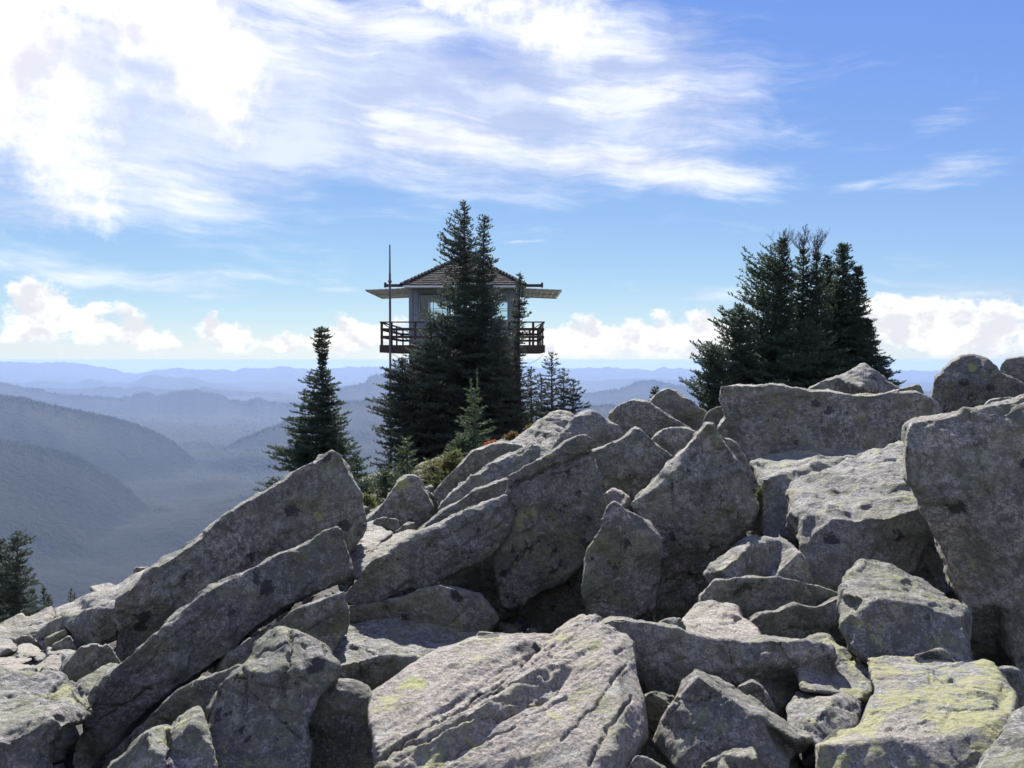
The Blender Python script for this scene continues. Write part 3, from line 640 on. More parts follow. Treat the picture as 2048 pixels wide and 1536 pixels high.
('stone', 'sunlit flat stone at the left foot of the cone-shaped boulder', 8.2, '725,1045,8.0 735,1030,8.3 755,1014,8.6 772,1004,8.7 775,1015,8.4 760,1035,8.0 745,1055,7.8', [], dict(lit=1, T=0.2, warm=0.2, dark=-0.3)),
('stone', 'small grey stone with a bright right edge in front of the cone-shaped boulder', 7.2, '745,1048 752,1038 767,1033 782,1035 796,1037 800,1052 798,1062 780,1078 765,1068', [], dict(T=0.2)),
('stone', 'small triangular stone between the grey stone and the cone-shaped boulder', 7.0, '780,1080 792,1062 805,1050 814,1043,7.1 830,1045 832,1057 810,1075 795,1085', [], dict(T=0.2, warm=0.3)),
('slab', 'pale sunlit slab in the notch right of the upper long slab', 6.7,
 '694,1100,6.5 715,1070,6.9 735,1046,7.3 748,1041,7.4 760,1050,7.2 772,1058,7.0 786,1066,6.8 765,1082,6.5 738,1110,6.2 700,1135,6.1 690,1120,6.2', ['700,1098,6.45 738,1084,6.55 775,1068,6.7'], dict(lit=1, T=0.3, green=0.2, dark=-0.3)),
('slab', 'sunlit mossy slab lying just above the diagonal slab', 6.2,
 '703,1135,6.0 712,1118,6.2 730,1100,6.4 755,1085,6.6 775,1076,6.75 800,1066,6.85 825,1058,6.95 845,1062,6.8 830,1080,6.4 796,1100,6.1 738,1140,5.8 712,1160,5.8', ['712,1125,6.0 770,1100,6.15'], dict(lit=1, T=0.25, green=0.5, warm=0.3, dark=-0.2)),
('stone', 'narrow stone standing in the gap past the blunt upper end of the lower long slab', 6.0, '676,1172 684,1140 694,1112 702,1112 706,1135 710,1152 700,1190 685,1195', [], dict(T=0.25)),
('boulder', 'added filler boulder blocking sun from the gap between the central slab and the narrow pointed one', 6.3,  # filler set behind the slabs, added to stop sun reaching the gap
 '1040,1230 1060,1150 1100,1110 1160,1090 1230,1110 1290,1160 1310,1230 1280,1290 1100,1300', [], dict(T=0.4, dark=0.3)),
('boulder', 'added filler block keeping sun out of the hollow under the overhang of the diagonal slab', 6.5,  # second added filler, there to keep this hollow dark
 '860,1240 870,1180 900,1130 950,1100 1010,1090 1040,1140 1040,1230 1000,1280 900,1290', [], dict(T=0.4, dark=0.3)),
]
SMALL = [
('rounded tan stone with a shaded underside at the very left edge', 5.6, '-30,1275,5.9 0,1273,6.0 22,1278,5.95 31,1290,5.7 37,1298 30,1306 18,1313 0,1313,5.4 -30,1313,5.4', 0.3, ['-10,1298,5.45 20,1298,5.45']),
('dark arched stone behind the tan stone', 6.0, '28,1282 36,1274 45,1271 59,1273 76,1284 87,1292 80,1304 50,1300', 0.25, []),
('pale egg-shaped stone right of the dark arched one', 5.9, '68,1280 75,1276,6.1 82,1275,6.1 93,1280,6.0 101,1292 95,1298 80,1290', 0.2, []),
('wedge stone with a bright top pointing right, under the greenish slab', 5.3, '94,1311,5.2 96,1294,5.5 113,1287,5.8 131,1282,5.9 140,1286,5.8 137,1300,5.3 115,1308,5.1', 0.2, ['100,1306,5.25 130,1290,5.6']),
('low grey stone with a flat lit top in the middle of the loose stones', 5.5, '34,1292,5.6 45,1287,5.9 61,1287,5.9 78,1297,5.7 91,1306,5.5 80,1314,5.3 55,1312,5.3 34,1308,5.4', 0.25, []),
('flat pale stone lying lowest at the left edge below the tan stone', 5.0, '-30,1316,5.3 0,1314,5.4 30,1314,5.4 66,1315,5.4 60,1322,5.1 40,1330,5.0 18,1330,5.0 -30,1330,4.9', 0.2, ['-20,1322,5.05 18,1323,5.05 58,1321,5.1']),
('tiny white stone on top of the flat pale one', 5.3, '31,1312 35,1309 42,1306,5.4 56,1306,5.4 66,1310 68,1314 50,1318 33,1316', 0.15, []),
('small cream stone right of the tiny white one', 5.2, '68,1315,5.2 75,1311,5.3 93,1308,5.4 96,1311,5.35 84,1320,5.1 72,1322,5.1', 0.15, []),
('sloping bright stone in front of the cream one', 4.9, '62,1342,4.7 70,1333,4.9 80,1325,5.1 94,1319,5.3 97,1322,5.2 92,1333,4.8 80,1345,4.6', 0.2, []),
('dark shaded stone left of the boulder with the bright rim', 4.95, '75,1345 85,1332 97,1311,5.1 120,1302,5.2 152,1300,5.2 140,1320 130,1345 110,1360 80,1360', 0.3, []),
('greenish flat stone just above the large blue-grey boulder', 4.7, '-30,1334,4.8 0,1332,4.9 27,1328,5.0 45,1328,5.0 62,1330,5.0 50,1342,4.6 20,1350,4.4 -30,1350,4.4', 0.2, []),
('small broken stone between the greenish flat one and the dark shaded one', 4.75, '45,1345 52,1334 65,1330,4.9 76,1334,4.9 84,1345 75,1356 50,1356', 0.15, []),
]


def parse(s, d):
    out = []
    for t in s.split():
        q = [float(v) for v in t.split(',')]
        out.append((q[0], q[1], q[2] if len(q) > 2 else d))
    return out


SPECS = [(n, l, d, o, i, dict(k, group=TG)) for n, l, d, o, i, k in ROCKS]
SPECS += [('stone', l, d, o, i, dict(T=t, lit=1, group=SG, vox=2.6, warm=0.45, dark=-0.3)) for l, d, o, t, i in SMALL]

# ------------------------------------------------------------------ ground and hills
TREE_BASES = [(640, 1000, 18), (930, 940, 24), (800, 950, 23), (1040, 930, 25), (1120, 880, 28), (925, 925, 34),
              (1600, 800, 18), (1450, 830, 17), (1780, 800, 18), (20, 1255, 22), (90, 1240, 30), (150, 1235, 30), (945, 915, 14), (815, 960, 13), (870, 980, 12), (760, 1000, 13), (740, 1050, 10),
              (1040, 880, 14), (-300, 1300, 25), (2200, 760, 25), (1300, 850, 24)]


def ctrl_points():
    pts = []
    for n, l, d, o, i, k in SPECS:
        pl = np.array(parse(o, d))
        bot = pl[:, 1].max()
        lows = pl[pl[:, 1] > bot - 30]
        p = P(lows[:, 0].mean(), min(bot, 1640), lows[:, 2].mean() + k.get('T', 0.4) * 0.5)
        pts.append((p[0], p[1], p[2] - (0.55 if pl[:, 0].mean() < 260 else 0.30)))
        q = P(pl[:, 0].mean(), pl[:, 1].mean() * 0.3 + 0.7 * bot, pl[:, 2].mean() + k.get('T', 0.4))
        pts.append((q[0], q[1], min(q[2], p[2]) - 0.35))
    for b in TREE_BASES:
        pts.append(P(*b))
    for x in range(-600, 560, 100):
        for y, dd in ((1420, 10.5), (1380, 13), (1345, 17), (1330, 26), (1325, 38)):
            if x < 380 or dd > 12:
                pts.append(P(x, y - max(0, x - 150) * 0.25, dd))
    for x in range(1150, 2000, 80):
        pts.append(P(x, 930, 11.5))
    for x in range(600, 1500, 100):
        pts.append(P(x, 985, 46)); pts.append(P(x, 960, 40))
    for x in (-3, 0, 3):
        pts.append((x, 0.5, -0.2)); pts.append((x, -3, -0.1)); pts.append((x * 2, -8, -0.3))
    for a in range(0, 360, 12):
        t = math.radians(a)
        pts.append((60 * math.sin(t), 60 * math.cos(t), -24 if abs(a if a < 180 else a - 360) < 100 else -12))
    return np.array(pts)


CTRL = ctrl_points()


def ground_z(x, y):
    x = np.asarray(x, float).ravel(); y = np.asarray(y, float).ravel()
    out = np.empty_like(x)
    for a in range(0, len(x), 20000):
        dx = x[a:a + 20000, None] - CTRL[None, :, 0]
        dy = y[a:a + 20000, None] - CTRL[None, :, 1]
        w = 1.0 / (dx * dx + dy * dy + 0.02) ** 1.7
        out[a:a + 20000] = (w * CTRL[None, :, 2]).sum(1) / w.sum(1)
    r = np.hypot(x, y)
    # the mound falls away behind the skyline of the boulders on the left
    px = 1024 + F * x / np.maximum(y, 0.5)
    row = np.interp(px, [-400, 0, 110, 250, 350, 450, 560, 610, 640], [1350, 1330, 1300, 1250, 1190, 1125, 1060, 1030, 800])
    cut = EYE - np.maximum(y, 0.5) * (row - EL) / F
    q = np.clip((y - 7.0) / 1.5, 0, 1)
    out = np.where((px < 640) & (y > 0), np.minimum(out, cut * q + out * (1 - q)), out)
    s = np.clip((r - 50) / 12, 0, 1)
    return out * (1 - s) + (-24 - (r - 60) * 0.45) * s


# ridge lines read off the photograph: distance in m and crest pixels, each a real ridge with two flanks
RIDGES = [
    (3900, 0.34, '-900,880 -400,865 0,880 36,884 91,895 160,915 230,960 300,1020'),
    (5400, 0.36, '-900,800 -300,780 0,792 55,798 109,811 164,824 219,833 273,846 310,862 345,882 372,905 400,930 450,980'),
    (6600, 0.20, '250,1000 330,940 400,912 456,891 510,868 565,846 620,826 690,806 760,800 850,800 1000,805 1100,812 1177,811 1214,809 1260,815 1400,830 2000,840 3000,820'),
    (11000, 0.32, '-900,740 -300,765 0,766 36,771 91,784 146,793 190,789 237,795 273,786 303,786 321,791 343,784 386,782 419,789 437,785 459,797 492,804 518,797 547,802 583,808 640,806 683,779 705,770 730,767 741,755 755,751 771,752 800,758 850,775 920,790 1100,792 1170,786 1236,779 1272,767 1305,761 1346,767 1400,782 1500,790 1700,790 2000,780 3000,770'),
    (14500, 0.25, '-900,770 0,778 73,775 146,776 204,774 250,776 281,771 310,777 365,777 410,773 450,780 520,784 600,790 680,788 900,790 1200,788 1500,790 3000,790'),
    (18500, 0.2, '-900,760 0,766 91,763 140,763 182,759 255,766 299,749 320,751 346,755 401,757 450,766 500,778 600,775 720,770 900,772 1050,770 1180,762 1250,756 1320,757 1400,765 1600,770 1900,764 3000,760'),
    (25000, 0.12, '-1500,735 -500,730 0,724 73,727 110,726 146,723 170,727 200,733 255,744 310,740 365,738 390,740 419,736 445,738 470,742 481,736 515,738 547,735 620,738 700,734 820,733 950,736 1056,735 1110,736 1163,735 1199,733 1254,737 1291,740 1327,735 1364,739 1500,738 1700,740 1800,738 1900,745 2100,740 3000,735'),
]
FLOOR = -640.0
RD = []
for R, sl, s in RIDGES:
    q = np.array([[float(v) for v in t.split(',')] for t in s.split()])
    RD.append((R, sl, q[:, 0], q[:, 1]))


def warp_of(az):
    p = np.stack([az * 4.0, az * 0, az * 0], 1)
    return 1.0 + 0.05 * vnoise(p, 5)


def hills_z(az, r):
    """az, r flat arrays; r already warped"""
    wv = warp_of(az)
    r0 = r / wv
    xx, yy = r * np.sin(az), r * np.cos(az)
    px = 1024 + F * np.tan(np.clip(az, -1.25, 1.25))
    n = fbm(np.stack([xx / 900, yy / 900, xx * 0], 1), 5, 11)
    n2 = 1 - np.abs(fbm(np.stack([xx / 800, yy / 800, xx * 0 + 5], 1), 4, 31)) * 1.3
    base = FLOOR + 60 * n + np.clip((r - 9000) / 30000, 0, 1) * 200
    z = np.maximum(base, -24 - (r - 60) * 0.45 + n * np.clip((r - 100) * 0.06, 0, 50))
    for R, sl, qx, qy in RD:
        y = np.interp(px, qx, qy)
        # small roughness of the crest itself
        jit = fbm(np.stack([az * 60, az * 0 + R, az * 0], 1), 4, 3) * 2.6 + fbm(np.stack([az * 260, az * 0 + R, az * 0], 1), 3, 4) * 1.3
        crest = EYE + (EL - (y + jit * np.exp(-np.abs(r0 - R) / 260))) / F * (R * wv) * np.maximum(np.cos(az), 0.4)
        dd = np.abs(r0 - R)
        spur = np.clip(dd / 900, 0, 1)
        zi = crest - sl * dd * (0.75 + 0.35 * n2) - spur * 130 * (1 - n2) + spur * 55 * n
        k = 40.0
        z = np.where(zi > z, zi, z)
    return z


def build_hills():
    azs = np.radians(np.concatenate([np.linspace(-180, -58, 40)[:-1], np.linspace(-58, -38, 30)[:-1], np.linspace(-38, 38, 520), np.linspace(38, 58, 30)[1:], np.linspace(58, 180, 40)[1:]]))
    rs = np.unique(np.concatenate([np.geomspace(330, 30000, 340)] + [[R * q for q in (0.985, 1.0, 1.015)] for R, _, _ in RIDGES]))
    A, Rr = np.meshgrid(azs, rs)
    a, r = A.ravel(), Rr.ravel()
    r = r * np.where(r > 600, warp_of(a), 1.0)
    z = hills_z(a, r)
    v = np.stack([r * np.sin(a), r * np.cos(a), z], 1)
    nr, na = A.shape
    i = np.arange(nr - 1)[:, None] * na + np.arange(na - 1)[None, :]
    f = np.stack([i, i + na, i + na + 1, i + 1], -1).reshape(-1, 4)[:, ::-1]
    m, w, b, out = new_mat('forested_hills')
    tc = w.new('ShaderNodeTexCoord')
    nb = w.noise(tc.outputs['Object'], 0.0011, 8, 0.62)
    nf = w.noise(tc.outputs['Object'], 0.035, 4, 0.7)
    c = w.mix(w.ramp(nb, 0.42, 0.60), (0.003, 0.0055, 0.006), (0.0085, 0.011, 0.0095))  # near-black: the backlit canopy's own shade is put into these colours
    c = w.mix(w.ramp(nf, 0.42, 0.62, 0, 0.6), c, (0.002, 0.003, 0.003))
    cut = w.noise(w.vm('ADD', tc.outputs['Object'], (900.0, 200.0, 0.0)), 0.0022, 3, 0.5)
    c = w.mix(w.m('MULTIPLY', w.ramp(cut, 0.62, 0.64), 0.6), c, (0.022, 0.018, 0.014))
    # thin logging roads
    rd = w.noise(w.vm('ADD', tc.outputs['Object'], (5900.0, 200.0, 0.0)), 0.0008, 3, 0.5)
    road = w.ramp(w.m('ABSOLUTE', w.m('SUBTRACT', rd, 0.5)), 0.0022, 0.0012)
    brk = w.ramp(w.noise(tc.outputs['Object'], 0.0016, 3, 0.5), 0.5, 0.58)
    c = w.mix(w.m('MULTIPLY', w.m('MULTIPLY', road, brk), 0.12), c, (0.26, 0.23, 0.19))
    w.l.new(c, b.inputs['Base Color'])
    b.inputs['Roughness'].default_value = 0.95
    b.inputs['Specular IOR Level'].default_value = 0.1
    bp = w.new('ShaderNodeBump')
    bp.inputs['Strength'].default_value = 1.0
    bp.inputs['Distance'].default_value = 14.0
    w.l.new(nf, bp.inputs['Height'])
    w.l.new(bp.outputs[0], b.inputs['Normal'])
    o = mesh_obj('hills', v, f, m, smooth=True)
    tag(o, kind='structure')
    # trees of the far slopes: real little spires, one mass
    pa, pr, ph = [], [], []
    for R, sl, qx, qy in RD[:4]:
        n = 9000
        aa = rng.uniform(-0.6, 0.62, n)
        rr = R * (1 + np.abs(rng.normal(0, 1, n)) * rng.choice([-1, 1], n, p=[.75, .25]) * 60.0 / R)
        pa.append(aa); pr.append(rr * warp_of(aa))
    n = 26000
    aa = rng.uniform(-0.6, 0.15, n); rr = np.exp(rng.uniform(math.log(1900), math.log(10500), n))
    pa.append(aa); pr.append(rr)
    aa, rr = np.concatenate(pa), np.concatenate(pr)
    zz = hills_z(aa, rr) - 3
    h = rng.uniform(13, 30, len(aa)) * np.clip(rr / 8000, 0.35, 1.1)
    wd = h * rng.uniform(0.13, 0.2, len(aa))
    x, y = rr * np.sin(aa), rr * np.cos(aa)
    vs = []
    for k in range(3):
        t = k * 2.0944 + aa * 9
        vs.append(np.stack([x + wd * np.cos(t), y + wd * np.sin(t), zz], 1))
    vs.append(np.stack([x, y, zz + h], 1))
    V = np.stack(vs, 1).reshape(-1, 3)
    b0 = np.arange(len(aa))[:, None, None] * 4
    Fc = (b0 + np.array([[0, 1, 3], [1, 2, 3], [2, 0, 3]])[None]).reshape(-1, 3)
    mf = plain('far_forest', (0.003, 0.005, 0.005), 0.9, (0.006, 0.009, 0.007), 0.01)  # matches the hills, canopy shade included in the colour
    o = mesh_obj('forest', V, Fc, mf)
    tag(o, kind='stuff', label='dark conifer forest covering the distant ridges and the valley', cat='forest')


def build_ground():
    azs = np.radians(np.concatenate([np.linspace(-180, -45, 46)[:-1], np.linspace(-45, 45, 300), np.linspace(45, 180, 46)[1:]]))
    rs = np.concatenate([np.geomspace(0.6, 14, 170), np.geomspace(14.2, 420, 110)])
    A, R = np.meshgrid(azs, rs)
    a, r = A.ravel(), R.ravel()
    x, y = r * np.sin(a), r * np.cos(a)
    z = ground_z(x, y)
    p = np.stack([x, y, z * 0], 1)
    z = z + (np.abs(fbm(p * 1.3, 3, 77)) * 0.10 + fbm(p * 5, 3, 78) * 0.025) * np.clip(r / 3, 0.3, 1) + np.clip((r - 40) / 100, 0, 1) * fbm(p * 0.05, 3, 79) * 4
    nr, na = A.shape
    i = np.arange(nr - 1)[:, None] * na + np.arange(na - 1)[None, :]
    f = np.stack([i, i + na, i + na + 1, i + 1], -1).reshape(-1, 4)[:, ::-1]
    c = len(a)
    v = np.concatenate([np.stack([x, y, z], 1), [[0, 0, z[:na].mean()]]])
    f = [tuple(q) for q in f] + [(c, k, k + 1) for k in range(na - 1)]
    m, w, b, out = new_mat('heath_and_gap_shade_ground')
    tc = w.new('ShaderNodeTexCoord')
    v3 = tc.outputs['Object']
    ln = w.new('ShaderNodeVectorMath', operation='LENGTH')
    w.l.new(v3, ln.inputs[0])
    far = w.ramp(w.m('ADD', ln.outputs['Value'], w.m('MULTIPLY', w.noise(v3, 0.6, 4), 5.0)), 14.0, 17.0)
    rock = w.mix(w.ramp(w.noise(v3, 30.0, 5, 0.7), 0.4, 0.6), (0.035, 0.033, 0.030), (0.09, 0.085, 0.078))  # near ground kept dark: shade of the gaps put into its colour
    heath = w.mix(w.ramp(w.noise(v3, 4.0, 7, 0.7), 0.4, 0.62), (0.035, 0.042, 0.02), (0.11, 0.095, 0.045))
    w.l.new(w.mix(far, rock, heath), b.inputs['Base Color'])
    b.inputs['Roughness'].default_value = 0.95
    bp = w.new('ShaderNodeBump')
    bp.inputs['Strength'].default_value = 0.9
    bp.inputs['Distance'].default_value = 0.05
    w.l.new(w.noise(v3, 12.0, 8, 0.7), bp.inputs['Height'])
    w.l.new(bp.outputs[0], b.inputs['Normal'])
    o = mesh_obj('ground', v, f, m, smooth=True)
    tag(o, kind='structure')


def build_haze():
    x0, x1, y0, y1, z0, z1 = -34000, 34000, -34000, 34000, FLOOR - 300, EYE + 7
    v = [(x0, y0, z0), (x1, y0, z0), (x1, y1, z0), (x0, y1, z0), (x0, y0, z1), (x1, y0, z1), (x1, y1, z1), (x0, y1, z1)]
    f = [(0, 3, 2, 1), (4, 5, 6, 7), (0, 1, 5, 4), (1, 2, 6, 5), (2, 3, 7, 6), (3, 0, 4, 7)]
    m = bpy.data.materials.new('haze')
    m.use_nodes = True
    w = NT(m.node_tree)
    w.n.clear()
    out = w.new('ShaderNodeOutputMaterial')
    pv = w.new('ShaderNodeVolumePrincipled')
    pv.inputs['Color'].default_value = (0.44, 0.60, 0.90, 1)
    pv.inputs['Density'].default_value = HAZE_DENSITY
    pv.inputs['Anisotropy'].default_value = 0.05
    w.l.new(pv.outputs[0], out.inputs['Volume'])
    o = mesh_obj('haze', v, f, m)
    tag(o, kind='stuff')


HAZE_DENSITY = 5.0e-5
build_hills()
build_ground()
build_haze()

# ------------------------------------------------------------------ building the boulders
def make_tex(name, typ, scale, **kw):
    t = bpy.data.textures.new(name, typ)
    t.noise_scale = scale
    for k, v in kw.items():
        setattr(t, k, v)
    return t


TX_BIG = make_tex('rock_swell', 'CLOUDS', 0.42, noise_depth=2)
TX_CHIP = make_tex('rock_chips', 'VORONOI', 0.20, distance_metric='DISTANCE')
TX_MID = make_tex('rock_pits', 'CLOUDS', 0.085, noise_depth=3)
TX_FINE = make_tex('rock_grain', 'CLOUDS', 0.026, noise_depth=2)
TX_FACET = make_tex('rock_facets', 'MUSGRAVE', 0.30)
try:
    TX_FACET.musgrave_type = 'RIDGED_MULTIFRACTAL'
    TX_FACET.octaves = 4
except Exception:
    pass


def build_rock(spec):
    name, label, d, outline, inner, k = spec
    pl = parse(outline, d)
    n = len(pl)
    inner = [parse(ch, d) for ch in inner]
    if not k.get('lit'):
        # stand the face up: keep how its depth runs along the rock, take most of the backward lean out
        q = np.array(pl)
        A = np.stack([q[:, 0] - q[:, 0].mean(), q[:, 1] - q[:, 1].mean(), np.ones(n)], 1)
        cf = np.linalg.lstsq(A, q[:, 2], rcond=None)[0]
        b = cf[1] * k.get('steep', 1.0)
        ym = q[:, 1].mean()
        xm = q[:, 0].mean()

        def flat(x, y, dd, keep):
            full = cf[2] + cf[0] * (x - xm) + cf[1] * (y - ym)
            return (x, y, cf[2] + cf[0] * (x - xm) + (cf[1] - b) * (y - ym) + keep * (dd - full))
        pl = [flat(x, y, dd, 0.5) for x, y, dd in pl]
        inner = [[flat(x, y, dd - 0.02, 0.25) for x, y, dd in ch] for ch in inner]
    if k.get('dscale'):
        rf, fc = k['dscale']
        pl = [(x, y, rf + (dd - rf) * fc) for x, y, dd in pl]
        inner = [[(x, y, rf + (dd - rf) * fc) for x, y, dd in ch] for ch in inner]
    pts2 = [Vector((p[0], p[1])) for p in pl]
    dep = {i: p[2] for i, p in enumerate(pl)}
    edges = [(i, (i + 1) % n) for i in range(n)]
    for ch in inner:
        c = ch
        s = len(pts2)
        for q in c:
            dep[len(pts2)] = q[2]
            pts2.append(Vector((q[0], q[1])))
        edges += [(j, j + 1) for j in range(s, s + len(c) - 1)]
    xs = np.array([p[0] for p in pl]); ys = np.array([p[1] for p in pl]); ds = np.array([p[2] for p in pl])
    cx, cy = xs.mean(), ys.mean()
    res = geometry.delaunay_2d_cdt(pts2, edges, [list(range(n))], 1, 1e-4)
    v2, tris, orig = res[0], res[2], res[3]
    front = []
    for i, q in enumerate(v2):
        if orig[i]:
            dd = dep[orig[i][0]]
        else:
            w = 1 / ((xs - q.x) ** 2 + (ys - q.y) ** 2 + 1)
            dd = float((w * ds).sum() / w.sum())
        front.append((q.x, q.y, dd))
    T = k.get('T', 0.4)
    idx_of = {}
    for i, o in enumerate(orig):
        for q in o:
            idx_of[q] = i
    verts = [P(*q) for q in front]
    faces = [tuple(t) for t in tris]
    ring = [idx_of[i] for i in range(n)]
    # a middle ring keeps the flank full, then the back closes inwards
    rings = [ring]
    for sh, dt in ((1.0, 0.35), (0.80, 1.0)):
        rr = []
        for i in range(n):
            x, y, dd = pl[i]
            wob = 1 + 0.25 * math.sin(i * 2.1 + cx)
            rr.append(len(verts))
            verts.append(P(cx + (x - cx) * sh, cy + (y - cy) * sh, dd + T * dt * (wob if sh < 1 else 1)))
        rings.append(rr)
    for a, b in zip(rings[:-1], rings[1:]):
        for i in range(n):
            j = (i + 1) % n
            faces.append((a[i], a[j], b[j], b[i]))
    vb = [Vector((cx + (p[0] - cx) * 0.8, cy + (p[1] - cy) * 0.8)) for p in pl]
    rb = geometry.delaunay_2d_cdt(vb, [(i, (i + 1) % n) for i in range(n)], [list(range(n))], 1, 1e-4)
    mp = {i: (o[0] if o else None) for i, o in enumerate(rb[3])}
    for t in rb[2]:
        if all(mp[q] is not None for q in t):
            faces.append(tuple(rings[2][mp[q]] for q in reversed(t)))
    V = np.array(verts)
    base = np.array([V[:, 0].mean(), V[:, 1].mean(), V[:, 2].min()])
    me = bpy.data.meshes.new(name)
    me.from_pydata([tuple(q) for q in (V - base)], [], faces)
    bm = bmesh.new()
    bm.from_mesh(me)
    bmesh.ops.recalc_face_normals(bm, faces=bm.faces)
    bm.to_mesh(me)
    bm.free()
    o = bpy.data.objects.new(name, me)
    COL.objects.link(o)
    o.location = base
    md = float(ds.mean())
    cracks = list(k.get('cracks', []))
    wpx, hpx = xs.max() - xs.min(), ys.max() - ys.min()
    if min(wpx, hpx) > 70 and k['group'] == TG:
        # weathered joints across the block
        rc = random.Random(int(cx * 7 + cy))
        for q in range(rc.choice((1, 2, 2, 3))):
            a = rc.uniform(-0.9, 0.2) + (1.5 if rc.random() < .35 else 0)
            L = rc.uniform(.25, .6) * max(wpx, hpx)
            mx, my = rc.uniform(cx - wpx * .3, cx + wpx * .3), rc.uniform(cy - hpx * .3, cy + hpx * .3)
            pts = ' '.join('%.0f,%.0f' % (mx + math.cos(a) * L * (t - .5) + rc.uniform(-5, 5), my + math.sin(a) * L * (t - .5) + rc.uniform(-5, 5)) for t in (0, .25, .5, .75, 1))
            cracks.append((pts, rc.uniform(1.8, 3.2), rc.uniform(.008, .018)))
    vox = k.get('vox', 3.9) * md / F
    w_m = (xs.max() - xs.min()) * md / F
    h_m = (ys.max() - ys.min()) * md / F
    size = min(max(min(w_m, h_m), 0.06), 1.2)
    r = o.modifiers.new('r', 'REMESH')
    r.mode = 'VOXEL'
    r.voxel_size = max(vox, size / 70 if size < 0.5 else 0)
    sm = o.modifiers.new('s', 'SMOOTH')
    sm.factor = 0.5
    sm.iterations = k.get('smooth', 2)
    rough = k.get('rough', 1.0)
    for tx, st, mid in ((TX_BIG, 0.034 * size ** 0.8, 0.5), (TX_FACET, 0.020 * size ** 0.6 * rough, 0.7), (TX_CHIP, 0.018 * size ** 0.5 * rough, 0.4), (TX_MID, 0.017 * size ** 0.4 * rough, 0.5), (TX_FINE, 0.006 * rough, 0.5)):
        dm = o.modifiers.new('d', 'DISPLACE')
        dm.texture = tx
        dm.texture_coords = 'GLOBAL'
        dm.strength = st
        dm.mid_level = mid
    dg = bpy.context.evaluated_depsgraph_get()
    ev = o.evaluated_get(dg)
    out = bpy.data.meshes.new_from_object(ev)
    o.modifiers.clear()
    o.data = out
    out.name = name
    bpy.data.meshes.remove(me)
    if True:
        nv = len(out.vertices)
        co = np.empty(nv * 3, np.float32); out.vertices.foreach_get('co', co); co = co.reshape(-1, 3).astype(float)
        no = np.empty(nv * 3, np.float32); out.vertices.foreach_get('normal', no); no = no.reshape(-1, 3)
        wc = co + base
        qx, qy, qd = proj(wc)
        view = wc - np.array([0, 0, EYE])
        facing = np.clip(-(view * no).sum(1) / np.linalg.norm(view, axis=1) * 3, 0, 1)
        # chipped faces: every patch of the surface leans its own way, with small steps where patches meet
        rs = np.random.default_rng(int(abs(cx) * 13 + abs(cy)))
        for cell, amp in ((0.26 * max(size, .25), 0.011), (0.10 * max(size, .3), 0.0055)):
            ns = int(min(170, max(8, (w_m * h_m * 3) / cell ** 2)))
            seeds = co[rs.integers(0, nv, ns)]
            stretch = rs.uniform(0.6, 1.5, 3)
            gr = rs.normal(0, 1, (ns, 3)); off = rs.uniform(-1, 1, ns)
            am = amp * size ** .5 * rough * (0.2 if k.get('strata') else 1)
            wob = np.stack([vnoise(co * 9 + q * 31, 70 + q) for q in range(3)], 1) * cell * .18
            cs = (co + wob) * stretch
            ss = seeds * stretch
            for a0 in range(0, nv, 12000):
                dd = ((cs[a0:a0 + 12000, None, :] - ss[None]) ** 2).sum(2)
                j = dd.argmin(1)
                hgt = np.clip(((co[a0:a0 + 12000] - seeds[j]) * gr[j]).sum(1) / cell, -1.2, 1.2) * .55 + off[j] * .45
                co[a0:a0 + 12000] += no[a0:a0 + 12000] * (hgt * am)[:, None]
        if k.get('strata'):
            # split rock: thin layers break off in steps along one direction
            u = (qx - 1000) * 0.80 + (1390 - qy) * 0.60
            t = (qx - 1000) * 0.55 - (1390 - qy) * 0.835
            sv = np.stack([u * 0.0035, t * 0.022, qd * 0], 1)
            f = fbm(sv, 4, 55, 0.6)
            st = np.floor(f * 5) / 5 + 0.25 * (f - np.floor(f * 5) / 5)
            band = np.exp(-((t + 5) / 75.0) ** 2)
            co += no * ((st * 0.030) * (0.03 + band) * facing)[:, None]
            g = fbm(np.stack([u * 0.012, t * 0.07, qd * 0], 1), 3, 59, 0.6)
            co += no * (g * 0.005 * (0.12 + band) * facing)[:, None]
        for line, wpx, dep_m in cracks:
            pp = np.array([[float(q) for q in t.split(',')] for t in line.split()])
            best = np.full(nv, 1e9)
            jx = qx + 5 * vnoise(np.stack([qx / 14, qy / 14, qx * 0], 1), 8)
            jy = qy + 5 * vnoise(np.stack([qx / 14, qy / 14, qx * 0 + 9], 1), 9)
            along = np.zeros(nv)
            for s in range(len(pp) - 1):
                a, b = pp[s], pp[s + 1]
                ab = b - a
                tt = np.clip(((jx - a[0]) * ab[0] + (jy - a[1]) * ab[1]) / (ab @ ab), 0, 1)
                dd = np.hypot(jx - a[0] - tt * ab[0], jy - a[1] - tt * ab[1])
                best = np.minimum(best, dd)
            amt = np.exp(-(best / (wpx * 0.62)) ** 2) * dep_m
            co -= no * (amt * facing)[:, None]
        out.vertices.foreach_set('co', co.astype(np.float32).ravel())
        out.update()
    out.polygons.foreach_set('use_smooth', np.ones(len(out.polygons), dtype=bool))
    out.materials.clear()
    out.materials.append(M_ROCK)
    tag(o, label, 'stone' if name == 'stone' else 'boulder', k['group'])
    o['lichen_green'] = float(k.get('green', 0.25))
    o['lichen_dark'] = float(k.get('dark', 0.1))
    o['warm'] = float(k.get('warm', 0.1))
    return len(out.polygons)


NPOLY = sum(build_rock(s) for s in SPECS)
print('rock quads', NPOLY)


